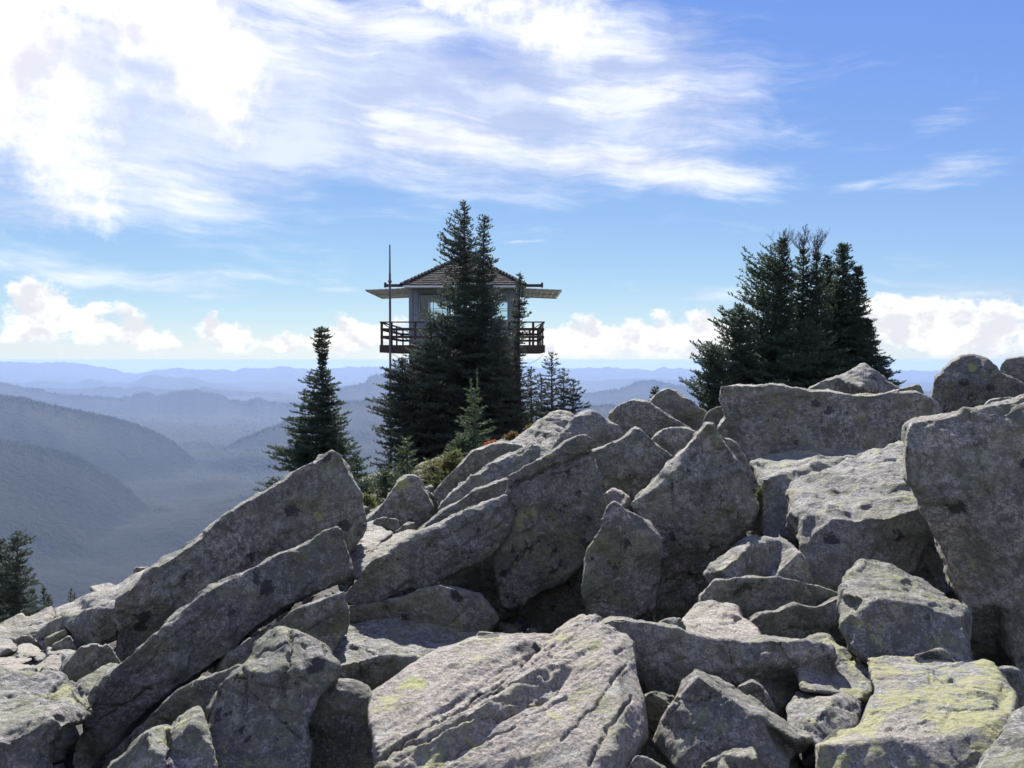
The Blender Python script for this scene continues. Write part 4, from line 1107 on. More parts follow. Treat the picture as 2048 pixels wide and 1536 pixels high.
# ------------------------------------------------------------------ broken stone lying in the gaps
def gravel():
    rg = np.random.default_rng(99)
    N = 3800
    y = rg.uniform(1.8, 11.5, N)
    x = rg.uniform(-1.1, 0.9, N) * y
    z = ground_z(x, y)
    ico = bmesh.new()
    bmesh.ops.create_icosphere(ico, subdivisions=1, radius=1)
    bv = np.array([v.co[:] for v in ico.verts]); bf = np.array([[v.index for v in f.verts] for f in ico.faces])
    ico.free()
    V, Fc = [], []
    for i in range(N):
        s = rg.uniform(.02, .10) * (1.6 if rg.random() < .15 else 1)
        q = bv * rg.uniform(.55, 1.15, (len(bv), 1)) * np.array([1, rg.uniform(.5, 1), rg.uniform(.35, .8)]) * s
        a = rg.uniform(0, 6.28); c, sn = math.cos(a), math.sin(a)
        q = np.stack([q[:, 0] * c - q[:, 1] * sn, q[:, 0] * sn + q[:, 1] * c, q[:, 2] + q[:, 0] * rg.uniform(-.5, .5)], 1)
        Fc.append(bf + len(V) * len(bv))
        V.append(q + np.array([x[i], y[i], z[i] + s * .45 + .05]))
    o = mesh_obj('gravel', np.concatenate(V), np.concatenate(Fc), M_ROCK)
    tag(o, 'broken granite fragments and rubble lying down in the gaps between the boulders', 'rubble', kind='stuff')
    o['lichen_green'], o['lichen_dark'], o['warm'] = 0.0, 0.2, 0.4


gravel()

# ------------------------------------------------------------------ the fire lookout cabin
M_WHITE_SHADE = plain('shaded_weathered_white_paint', (0.27, 0.31, 0.38), 0.7, (0.20, 0.23, 0.29), 5.0, 0.004, (1, 1, 0.4))  # weathered white paint, darkened and blued by shade put into its colour
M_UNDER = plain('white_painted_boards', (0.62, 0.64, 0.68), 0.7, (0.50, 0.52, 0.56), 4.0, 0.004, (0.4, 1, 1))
M_BROWN = plain('dark_brown_timber', (0.060, 0.042, 0.034), 0.8, (0.035, 0.026, 0.022), 9.0, 0.004, (1, 1, 0.3))
M_SHINGLE = plain('cedar_shingles', (0.024, 0.021, 0.025), 1.0, (0.013, 0.012, 0.014), 16.0, 0.006)
M_STEEL = plain('dull_metal', (0.16, 0.15, 0.15), 0.5, (0.09, 0.08, 0.08), 8.0, 0, (1, 1, 1), 0.6)


def glass_mat():
    m, w, b, out = new_mat('window_glass')
    g = w.new('ShaderNodeBsdfGlossy'); g.inputs['Roughness'].default_value = 0.03
    t = w.new('ShaderNodeBsdfTransparent'); t.inputs[0].default_value = (0.90, 0.94, 0.95, 1)
    lw = w.new('ShaderNodeFresnel'); lw.inputs[0].default_value = 1.5
    mx = w.new('ShaderNodeMixShader')
    w.l.new(lw.outputs[0], mx.inputs[0]); w.l.new(t.outputs[0], mx.inputs[1]); w.l.new(g.outputs[0], mx.inputs[2])
    w.l.new(mx.outputs[0], out.inputs[0])
    return m


M_GLASS = glass_mat()


def box_vf(a, b, size_w, size_h, up=Vector((0, 0, 1))):
    """a bar from a to b with the given cross section"""
    a, b = Vector(a), Vector(b)
    d = (b - a).normalized()
    if abs(d.dot(up)) > 0.98:
        up = Vector((0, 1, 0))
    s = d.cross(up).normalized()
    u = s.cross(d).normalized()
    vs = []
    for p in (a, b):
        for i, j in ((-1, -1), (1, -1), (1, 1), (-1, 1)):
            vs.append(tuple(p + s * size_w / 2 * i + u * size_h / 2 * j))
    return vs, [(0, 1, 2, 3), (7, 6, 5, 4), (0, 4, 5, 1), (1, 5, 6, 2), (2, 6, 7, 3), (3, 7, 4, 0)]


class MB:
    def __init__(self):
        self.v, self.f = [], []

    def add(self, v, f):
        n = len(self.v)
        self.v += [tuple(q) for q in v]
        self.f += [tuple(i + n for i in t) for t in f]
        return self

    def bar(self, a, b, w, h, up=Vector((0, 0, 1))):
        return self.add(*box_vf(a, b, w, h, up))

    def box(self, x0, x1, y0, y1, z0, z1):
        return self.bar((x0, (y0 + y1) / 2, (z0 + z1) / 2), (x1, (y0 + y1) / 2, (z0 + z1) / 2), y1 - y0, z1 - z0)

    def tube(self, pts, r0, r1, n=6):
        m = len(pts)
        base = len(self.v)
        for k, p in enumerate(pts):
            p = Vector(p)
            d = (Vector(pts[min(k + 1, m - 1)]) - Vector(pts[max(k - 1, 0)])).normalized()
            s = d.cross(Vector((0.3, 0.9, 0.1))).normalized()
            u = d.cross(s)
            r = r0 + (r1 - r0) * k / max(m - 1, 1)
            for i in range(n):
                t = 2 * math.pi * i / n
                self.v.append(tuple(p + s * r * math.cos(t) + u * r * math.sin(t)))
        for k in range(m - 1):
            for i in range(n):
                j = (i + 1) % n
                self.f.append((base + k * n + i, base + k * n + j, base + (k + 1) * n + j, base + (k + 1) * n + i))
        self.f.append(tuple(base + i for i in reversed(range(n))))
        self.f.append(tuple(base + (m - 1) * n + i for i in range(n)))
        return self

    def build(self, name, mat, parent=None, loc=(0, 0, 0), kind=None, smooth=False):
        o = mesh_obj(name, self.v, self.f, mat, parent, loc, smooth)
        me = o.data
        if kind: o['kind'] = kind
        return o


def lookout():
    LX, LY = (927.5 - 1024) / F * 32, 34.1
    gz = float(ground_z([LX], [LY])[0])
    e = EYE - gz - 0.153     # eye level above the ground here
    root = empty('lookout_cabin', (LX, LY, gz), 'white fire lookout cabin with raised shutters and a catwalk, half hidden behind the tall firs', 'lookout cabin')
    H = 2.1

    def sides():
        """four walls: function from along, outward distance, height to local coordinates"""
        for k in range(4):
            c, s = (1, 0, -1, 0)[k], (0, 1, 0, -1)[k]
            # k=0 front (towards -y), 1 right, 2 back, 3 left
            def f(a, o, z, c=c, s=s):
                x, y = a, -o
                return (c * x - s * y, s * x + c * y, z)
            yield k, f
    zd, zf, zs, zw, zt = e + 0.71, e + 0.43, e + 1.59, e + 2.76, e + 2.92
    for k, f in sides():
        # lower wall of horizontal boards
        n = 6
        for i in range(n):
            z0 = zd + (zs - zd) * i / n
            z1 = zd + (zs - zd) * (i + 1) / n - 0.006
            MB().bar(f(-H + .13, H - 0.02 + (i % 2) * 0.004, (z0 + z1) / 2), f(H - .13, H - 0.02 + (i % 2) * 0.004, (z0 + z1) / 2), 0.03, z1 - z0).build('wall_board', M_WHITE_SHADE, root)
        MB().bar(f(-H + .13, H - 0.02, zs + 0.02), f(H - .13, H - 0.02, zs + 0.02), 0.12, 0.05).build('window_sill', M_WHITE_SHADE, root)
        MB().bar(f(-H + .13, H - 0.03, (zw + zt) / 2), f(H - .13, H - 0.03, (zw + zt) / 2), 0.05, zt - zw).build('wall_header', M_WHITE_SHADE, root)
        MB().bar(f(-H + .065, H - .065, zd), f(-H + .065, H - .065, zt), 0.128, 0.128).build('corner_post', M_WHITE_SHADE, root)
        # windows: three sashes to a side, each of 2 x 3 lights
        x0, x1 = -H + 0.36, H - 0.36
        for sgn in (-1, 1):
            MB().bar(f(sgn * (H - 0.245), H - 0.05, zs + .05), f(sgn * (H - 0.245), H - 0.05, zw), 0.22, 0.05, Vector(f(1, 0, 0)) if False else Vector(f(0, 1, 0))).build('corner_board', M_WHITE_SHADE, root)
        W = (x1 - x0) / 3
        for i in range(3):
            a, b = x0 + i * W + 0.01, x0 + (i + 1) * W - 0.01
            fr = MB()
            up = Vector(f(0, 1, 0))
            for xx in (a + .03, b - .03):
                fr.bar(f(xx, H - .06, zs + .05), f(xx, H - .06, zw - .002), 0.06, 0.045, up)
            for zz in (zs + .08, zw - .035):
                fr.bar(f(a + .06, H - .06, zz), f(b - .06, H - .06, zz), 0.045, 0.06)
            fr.bar(f((a + b) / 2, H - .06, zs + .11), f((a + b) / 2, H - .06, zw - .065), 0.022, 0.03, up)
            hz = (zw - .065 - zs - .11) / 3
            for q in (1, 2):
                zz = zs + .11 + hz * q
                fr.bar(f(a + .06, H - .055, zz), f((a + b) / 2 - .011, H - .055, zz), 0.03, 0.022)
                fr.bar(f((a + b) / 2 + .011, H - .055, zz), f(b - .06, H - .055, zz), 0.03, 0.022)
            wo = fr.build('window', M_WHITE_SHADE, root)
            MB().bar(f(a + .06, H - .085, (zs + zw) / 2 + .02), f(b - .06, H - .085, (zs + zw) / 2 + .02), 0.004, zw - zs - .18).build('pane', M_GLASS, wo)
        # raised shutter held out level over the windows
        sh = MB()
        o0, o1, z0, z1 = H + 0.03, H + 1.62, zt - 0.02, e + 2.83
        nb = 7
        for i in range(nb):
            t0, t1 = i / nb, (i + 1) / nb - 0.004
            pa = Vector(f(-H, o0 + (o1 - o0) * (t0 + t1) / 2, z0 + (z1 - z0) * (t0 + t1) / 2))
            pb = Vector(f(H, o0 + (o1 - o0) * (t0 + t1) / 2, z0 + (z1 - z0) * (t0 + t1) / 2))
            MBi = MB().bar(pa, pb, (o1 - o0) * (t1 - t0), 0.025)
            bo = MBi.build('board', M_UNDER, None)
            bo.name = 'board'
            if i == 0:
                shutter = empty('shutter', (0, 0, 0), None, None)
                shutter.parent = root
            bo.parent = shutter
        for xx in (-H + .15, 0, H - .15):
            b0 = MB().bar(f(xx, o0, z0 - .03), f(xx, o1, z1 - .03), 0.09, 0.03).build('batten', M_UNDER, shutter)
        MB().bar(f(-H, o1 + .02, z1 - .01), f(H, o1 + .02, z1 - .01), 0.035, 0.07).build('edge_strip', M_UNDER, shutter)
        # outrigger beams over the shutters
        for xx in (-H + .06, H - .06):
            MB().bar(f(xx, H + .24, e + 3.00), f(xx, H + .86, e + 3.00), 0.09, 0.11).bar(f(xx, H + .862, e + 3.02), f(xx, H + .94, e + 3.02), 0.14, 0.19).build('outrigger', M_BROWN, root)
    # floor inside and ceiling
    MB().box(-H + .14, H - .14, -H + .14, H - .14, zd - .01, zd + .03).build('floor_board', M_BROWN, root)
    MB().box(-H + .02, H - .02, -H + .02, H - .02, zt + .003, zt + .05).build('ceiling', M_WHITE_SHADE, root)
    # stove and table inside, seen only as shapes against the back windows
    MB().box(-.5, .5, -.3, .3, zd + .75, zd + .80).bar((-.4, 0, zd + .03), (-.4, 0, zd + .75), .4, .05).bar((.4, 0, zd + .03), (.4, 0, zd + .75), .4, .05).build('fire_finder_table', M_BROWN, root)
    # hip roof
    R, ze, za = 2.36, e + 3.02, e + 4.45
    rb = MB()
    rb.add([(-R, -R, ze), (R, -R, ze), (R, R, ze), (-R, R, ze), (0, 0, za), (-R, -R, ze - .04), (R, -R, ze - .04), (R, R, ze - .04), (-R, R, ze - .04)],
           [(0, 1, 4), (1, 2, 4), (2, 3, 4), (3, 0, 4), (8, 7, 6, 5), (0, 5, 6, 1), (1, 6, 7, 2), (2, 7, 8, 3), (3, 8, 5, 0)])
    roof = rb.build('roof', M_SHINGLE, root)
    sh = MB()
    rr = random.Random(3)
    NR = 17
    slope = Vector((0, R, za - ze))
    sl = slope.length
    sd = slope.normalized()
    nrm = Vector((0, -(za - ze), R)).normalized()
    for k in range(4):
        ang = k * math.pi / 2
        ca, sa = math.cos(ang), math.sin(ang)
        for r in range(NR):
            t0 = r / NR
            w = R * (1 - t0)
            p0 = Vector((0, -R, ze)) + sd * (sl * t0)
            x = -w - 0.02
            while x < w:
                ww = rr.uniform(0.10, 0.22)
                x2 = min(x + ww, w + .02)
                lift = 0.022 + rr.uniform(0, 0.010)
                low = -0.02 - rr.uniform(0, 0.02)
                ln = sl / NR * 1.05
                q = []
                for xx in (x + .004, x2 - .002):
                    a = p0 + Vector((xx, 0, 0)) + sd * low
                    b = p0 + Vector((xx * (1 - 0.5 / max(NR - r, 1)), 0, 0)) + sd * ln
                    q += [a + nrm * lift, a + nrm * 0.003, b + nrm * 0.004]
                q = [(ca * v.x - sa * v.y, sa * v.x + ca * v.y, v.z) for v in q]
                sh.add(q, [(0, 1, 4, 3), (0, 3, 5, 2), (1, 0, 2), (3, 4, 5)])
                x = x2
        # caps along the hip
        a, b = Vector((-R, -R, ze)), Vector((0, 0, za))
        for i in range(20):
            c0 = a.lerp(b, i / 20 - .005)
            c1 = a.lerp(b, (i + 1.1) / 20)
            q = []
            for c, hgt in ((c0, 0.055), (c1, 0.02)):
                for sx in (-1, 1):
                    q.append(c + Vector((sx * .07, -sx * .07, -.03 + hgt)))
                q.append(c + Vector((0, 0, hgt + .03)))
            q = [(ca * v.x - sa * v.y, sa * v.x + ca * v.y, v.z) for v in q]
            sh.add(q, [(0, 2, 5, 3), (2, 1, 4, 5), (0, 1, 2), (3, 5, 4)])
    sh.build('shingles', M_SHINGLE, root, kind='stuff')
    # catwalk
    D = 3.035
    for i in range(11):
        x = -D + .04 + (2 * D - .08) * i / 10
        MB().box(x - .04, x + .04, -D + .03, D - .03, zf + .03, zd - .05).build('joist', M_BROWN, root)
    for i in range(38):
        y = -D + (2 * D) * (i + .5) / 38
        MB().box(-D, D, y - .075, y + .075, zd - .045, zd - .012).build('deck_board', M_BROWN, root)
    for k, f in sides():
        MB().bar(f(-D, D + .02, (zf + zd) / 2), f(D - .0, D + .02, (zf + zd) / 2), 0.04, zd - zf).build('fascia', M_BROWN, root)
        MB().bar(f(-D - .02, D, zd + .85), f(D - .03, D, zd + .85), 0.07, 0.045).build('top_rail', M_BROWN, root)
        for zz in (0.30, 0.58):
            MB().bar(f(-D + .045, D + .0, zd + zz), f(D - .045, D + .0, zd + zz), 0.03, 0.095).build('rail', M_BROWN, root)
        xs = [-D + .04, -D + .40, -1.75, -.6, .6, 1.75, D - .40]
        for x in (xs if k % 2 == 0 else (-D + .04, -1.0, 1.0)):
            MB().bar(f(x, D - .045, zd), f(x, D - .045, zd + .825), 0.09, 0.06, Vector(f(0, 1, 0))).build('post', M_BROWN, root)
        for x0, x1, up in () if k % 2 else ((-D + .1, -1.8, 0), (-1.7, -.65, 1), (.65, 1.7, 0), (1.8, D - .1, 1)):
            za_, zb_ = (zd + .80, zd + .05) if not up else (zd + .05, zd + .80)
            MB().bar(f(x0, D + .035, za_), f(x1, D + .035, zb_), 0.03, 0.11, Vector(f(0, 1, 0))).build('brace', M_BROWN, root)
    # base under the cabin
    for k, f in sides():
        n = int((zf - 0) / 0.22)
        for i in range(n):
            z0, z1 = zf * i / n, zf * (i + 1) / n - .008
            MB().bar(f(-H + .14, H - .05 + (i % 2) * .006, (z0 + z1) / 2), f(H - .14, H - .05 + (i % 2) * .006, (z0 + z1) / 2), 0.03, z1 - z0).build('base_board', M_BROWN, root)
        MB().bar(f(-H + .07, H - .07, -.3), f(-H + .07, H - .07, zf), 0.138, 0.138).build('base_post', M_BROWN, root)
    # thin pole beside the cabin
    x, y, _ = P(780, 600, 30.9)
    g2 = float(ground_z([x], [y])[0])
    zb, zt2 = P(780, 700, 30.9)[2], P(780, 490, 30.9)[2]
    pl = empty('pole', (x, y, g2), 'tall thin dark pole rising beside the left end of the catwalk', 'pole')
    zm = P(780, 548, 30.9)[2]
    MB().tube([(0, 0, -.2), (0, 0, zm - g2)], 0.05, 0.044, 8).build('lower_tube', M_STEEL, pl, smooth=True)
    MB().tube([(0, 0, zm - g2), (0, 0, zt2 - g2)], 0.034, 0.026, 8).build('upper_tube', M_STEEL, pl, smooth=True)
    for zz in (0.97, 0.5):
        MB().tube([(0, 0, zz * (zm - g2) - .06), (0, 0, zz * (zm - g2))], 0.075, 0.075, 8).build('clamp', M_STEEL, pl, smooth=True)
    for (a, b, sag, lb) in (((784, 707, 31.2), (822, 716, 33), .10, 'thin cable sagging under the left end of the catwalk'), ((1086, 709, 31.2), (1048, 726, 33), .12, 'thin cable sagging under the right end of the catwalk')):
        A, B = Vector(P(*a)), Vector(P(*b))
        pts = [A.lerp(B, t / 8) - Vector((0, 0, sag * 4 * (t / 8) * (1 - t / 8))) - A for t in range(9)]
        o = MB().tube(pts, 0.008, 0.008, 5).build('cable', M_STEEL, None, tuple(A))
        tag(o, lb, 'cable')


lookout()

# ------------------------------------------------------------------ conifers
def clumps(o, u, l, w, rg):
    """needle tufts: two crossed slim triangles each"""
    n = len(o)
    r = rg.normal(size=(n, 3))
    s = np.cross(u, r)
    s /= np.linalg.norm(s, axis=1)[:, None] + 1e-9
    s2 = np.cross(u, s)
    l, w = l[:, None], w[:, None]
    tri1 = np.stack([o - s * w / 2, o + s * w / 2, o + u * l], 1)
    tri2 = np.stack([o + u * l * .15 - s2 * w / 2, o + u * l * .15 + s2 * w / 2, o + u * l * 1.05], 1)
    return np.concatenate([tri1, tri2]).reshape(-1, 3)


def unit(v):
    return v / (np.linalg.norm(v, axis=-1, keepdims=True) + 1e-9)


def tree(name, label, cat, cx, tip, base, d, L, R, mat, seed, group=None, lift=0.1, lift_left=None, step=0.12, nb=6, dens=1.0, tuft=0.075, lean=0.0, trunk_r=0.07, start=0.0, curl=0.25, fan=0.42, depth=1.0, clear=0.0, leaders=None):
    rg = np.random.default_rng(seed)
    k = d / F
    bx, by, bz = P(cx, base, d)
    tz = P(cx + lean, tip, d)[2]
    Ht = tz - bz
    root = empty(name, (bx, by, bz), label, cat, group)

    def prof(q, z):
        ys = base - (z / Ht) * (base - tip)
        a = sorted(q)
        return np.interp(ys, [t[0] for t in a], [t[1] for t in a]) * k
    lx = lean * k
    # trunk with a slight wander
    tp = []
    m = 9
    for i in range(m):
        t = i / (m - 1)
        wob = 0.03 * Ht * math.sin(3.1 * t + seed) * t * (1 - t)
        tp.append((lx * t * t + wob, wob * .6, -0.2 + (Ht * 0.985 + 0.2) * t))
    MB().tube(tp, trunk_r, max(0.008, trunk_r * .12), 7).build('trunk', M_BARK, root, smooth=True)

    def axis(z):
        t = z / Ht
        wob = 0.03 * Ht * np.sin(3.1 * t + seed) * t * (1 - t)
        return lx * t * t + wob, wob * .6
    O, U, LN, WD = [], [], [], []
    bv = MB()
    z = max(0.06 * Ht, clear)
    while z < Ht * 0.995:
        fz = z / Ht
        cnt = nb if fz < .85 else max(3, nb - 2)
        ph = rg.uniform(0, 6.28)
        for b in range(cnt):
            az = ph + b * 6.283 / cnt + rg.normal(0, 0.25)
            zz = z + rg.uniform(-.5, .5) * step
            if zz >= Ht: continue
            wl = (1 - math.cos(az)) / 2
            rad = prof(R, zz) * (1 - wl) + prof(L, zz) * wl
            rad = rad * rg.uniform(0.62, 1.16) if rg.random() > .15 else rad * rg.uniform(0.35, 0.65)
            if rad < 0.02: rad = 0.02
            el = (lift if not (lift_left is not None and wl > .5) else lift_left) + 0.45 * max(0, fz - .6) + rg.normal(0, .07)
            h = np.array([math.cos(az), math.sin(az) * depth, 0.0])
            n = max(4, int(rad / 0.10))
            t = np.linspace(0, 1, n)
            ax, ay = axis(zz)
            zc = zz + rad * (math.tan(el) * t - curl * 0.9 * t + curl * t ** 2.2)
            bend = rg.normal(0, 0.10) * rad
            sd = np.array([-h[1], h[0], 0])
            pts = np.stack([ax + h[0] * rad * t + sd[0] * bend * t * t, ay + h[1] * rad * t + sd[1] * bend * t * t, zc], 1)
            if rad > 0.15:
                bv.tube([tuple(q) for q in pts[::max(1, n // 4)]], max(0.006, 0.014 * rad ** .5), 0.003, 3)
            # foliage: the branch itself and side twigs
            nt = max(3, int(rad / 0.065 * dens))
            for sgn in (-1, 1, 0):
                tt = np.sort(rg.uniform(start, 1.0, nt))
                p0 = np.stack([np.interp(tt, t, pts[:, i]) for i in range(3)], 1)
                dv = unit(np.gradient(pts, axis=0))
                dd = unit(np.stack([np.interp(tt, t, dv[:, i]) for i in range(3)], 1))
                ln = (fan * rad * (1 - tt) ** 0.8 * np.clip(tt * 4, .3, 1) + 0.035) * rg.uniform(.6, 1.2, nt)
                if sgn == 0:
                    ln = np.full(nt, 0.05)
                side = unit(np.cross(dd, np.array([0, 0, 1.0])))
                tdir = unit(dd * 0.62 + side * sgn * 0.85 + np.array([0, 0, 0.12]) + rg.normal(0, .12, (nt, 3)))
                mc = max(1, int(round(ln.max() / (tuft * .55))))
                for c in range(mc):
                    s = (c + rg.uniform(0, 1, nt)) / mc
                    keep = ln > 0.02
                    oo = p0 + tdir * (ln * s)[:, None] + np.array([0, 0, 1.0]) * (ln * s * s * .15)[:, None]
                    uu = unit(tdir + rg.normal(0, .55, (nt, 3)) + np.array([0, 0, .25]))
                    sel = keep & (rg.uniform(0, 1, nt) < np.clip(ln / (ln.max() + 1e-6) * 1.6, .15, 1))
                    O.append(oo[sel]); U.append(uu[sel])
        z += step * rg.uniform(.8, 1.2) * (0.75 if fz > .8 else 1)
    # leading shoots
    for (ox, zt_) in (leaders or [(0, Ht)]):
        n = 26
        zz = np.linspace(max(zt_ - 0.35, 0), zt_, n)
        ax, ay = axis(np.minimum(zz, Ht))
        O.append(np.stack([ax + ox + rg.normal(0, .006, n), ay + rg.normal(0, .006, n), zz], 1))
        U.append(unit(np.stack([rg.normal(0, .6, n), rg.normal(0, .6, n), np.full(n, 1.0)], 1)))
    O, U = np.concatenate(O), np.concatenate(U)
    n = len(O)
    l = tuft * rg.uniform(.6, 1.25, n)
    V = clumps(O, U, l, l * rg.uniform(.30, .48, n), rg)
    mesh_obj('crown', V, np.arange(len(V)).reshape(-1, 3), mat, root)
    if bv.v:
        bv.build('branches', M_BARK, root, kind='stuff')
    return root, n * 2


def bare(root, x0, z0, h, seed, n=12, spread=0.35):
    """dead, needleless top: crooked forked twigs"""
    rg = random.Random(seed)
    mb = MB()

    def grow(p, dr, ln, r, lev):
        pts = [p]
        q = Vector(p); dd = Vector(dr).normalized()
        for i in range(5):
            dd = (dd + Vector((rg.uniform(-.22, .22), rg.uniform(-.22, .22), rg.uniform(.0, .16)))).normalized()
            q = q + dd * ln / 5
            pts.append(tuple(q))
            if lev < 3 and rg.random() < .85:
                for s in range(2):
                    t = Vector((rg.uniform(-1, 1), rg.uniform(-1, 1), rg.uniform(.0, .8))).normalized()
                    grow(tuple(q), tuple((dd * .5 + t).normalized()), ln * rg.uniform(.25, .42), r * .5, lev + 1)
        mb.tube(pts, r, r * .4, 3)
    for i in range(n):
        a = rg.uniform(0, 6.28)
        z = z0 + h * rg.uniform(0, .7)
        grow((x0, 0, z), (math.cos(a) * .9, math.sin(a) * .9, rg.uniform(.5, 1.1)), spread * rg.uniform(.5, 1.1) * (1.2 - (z - z0) / h), 0.008, 1)
    grow((x0, 0, z0), (0, 0, 1), h, 0.018, 0)
    mb.build('dead_top', M_DEAD, root)


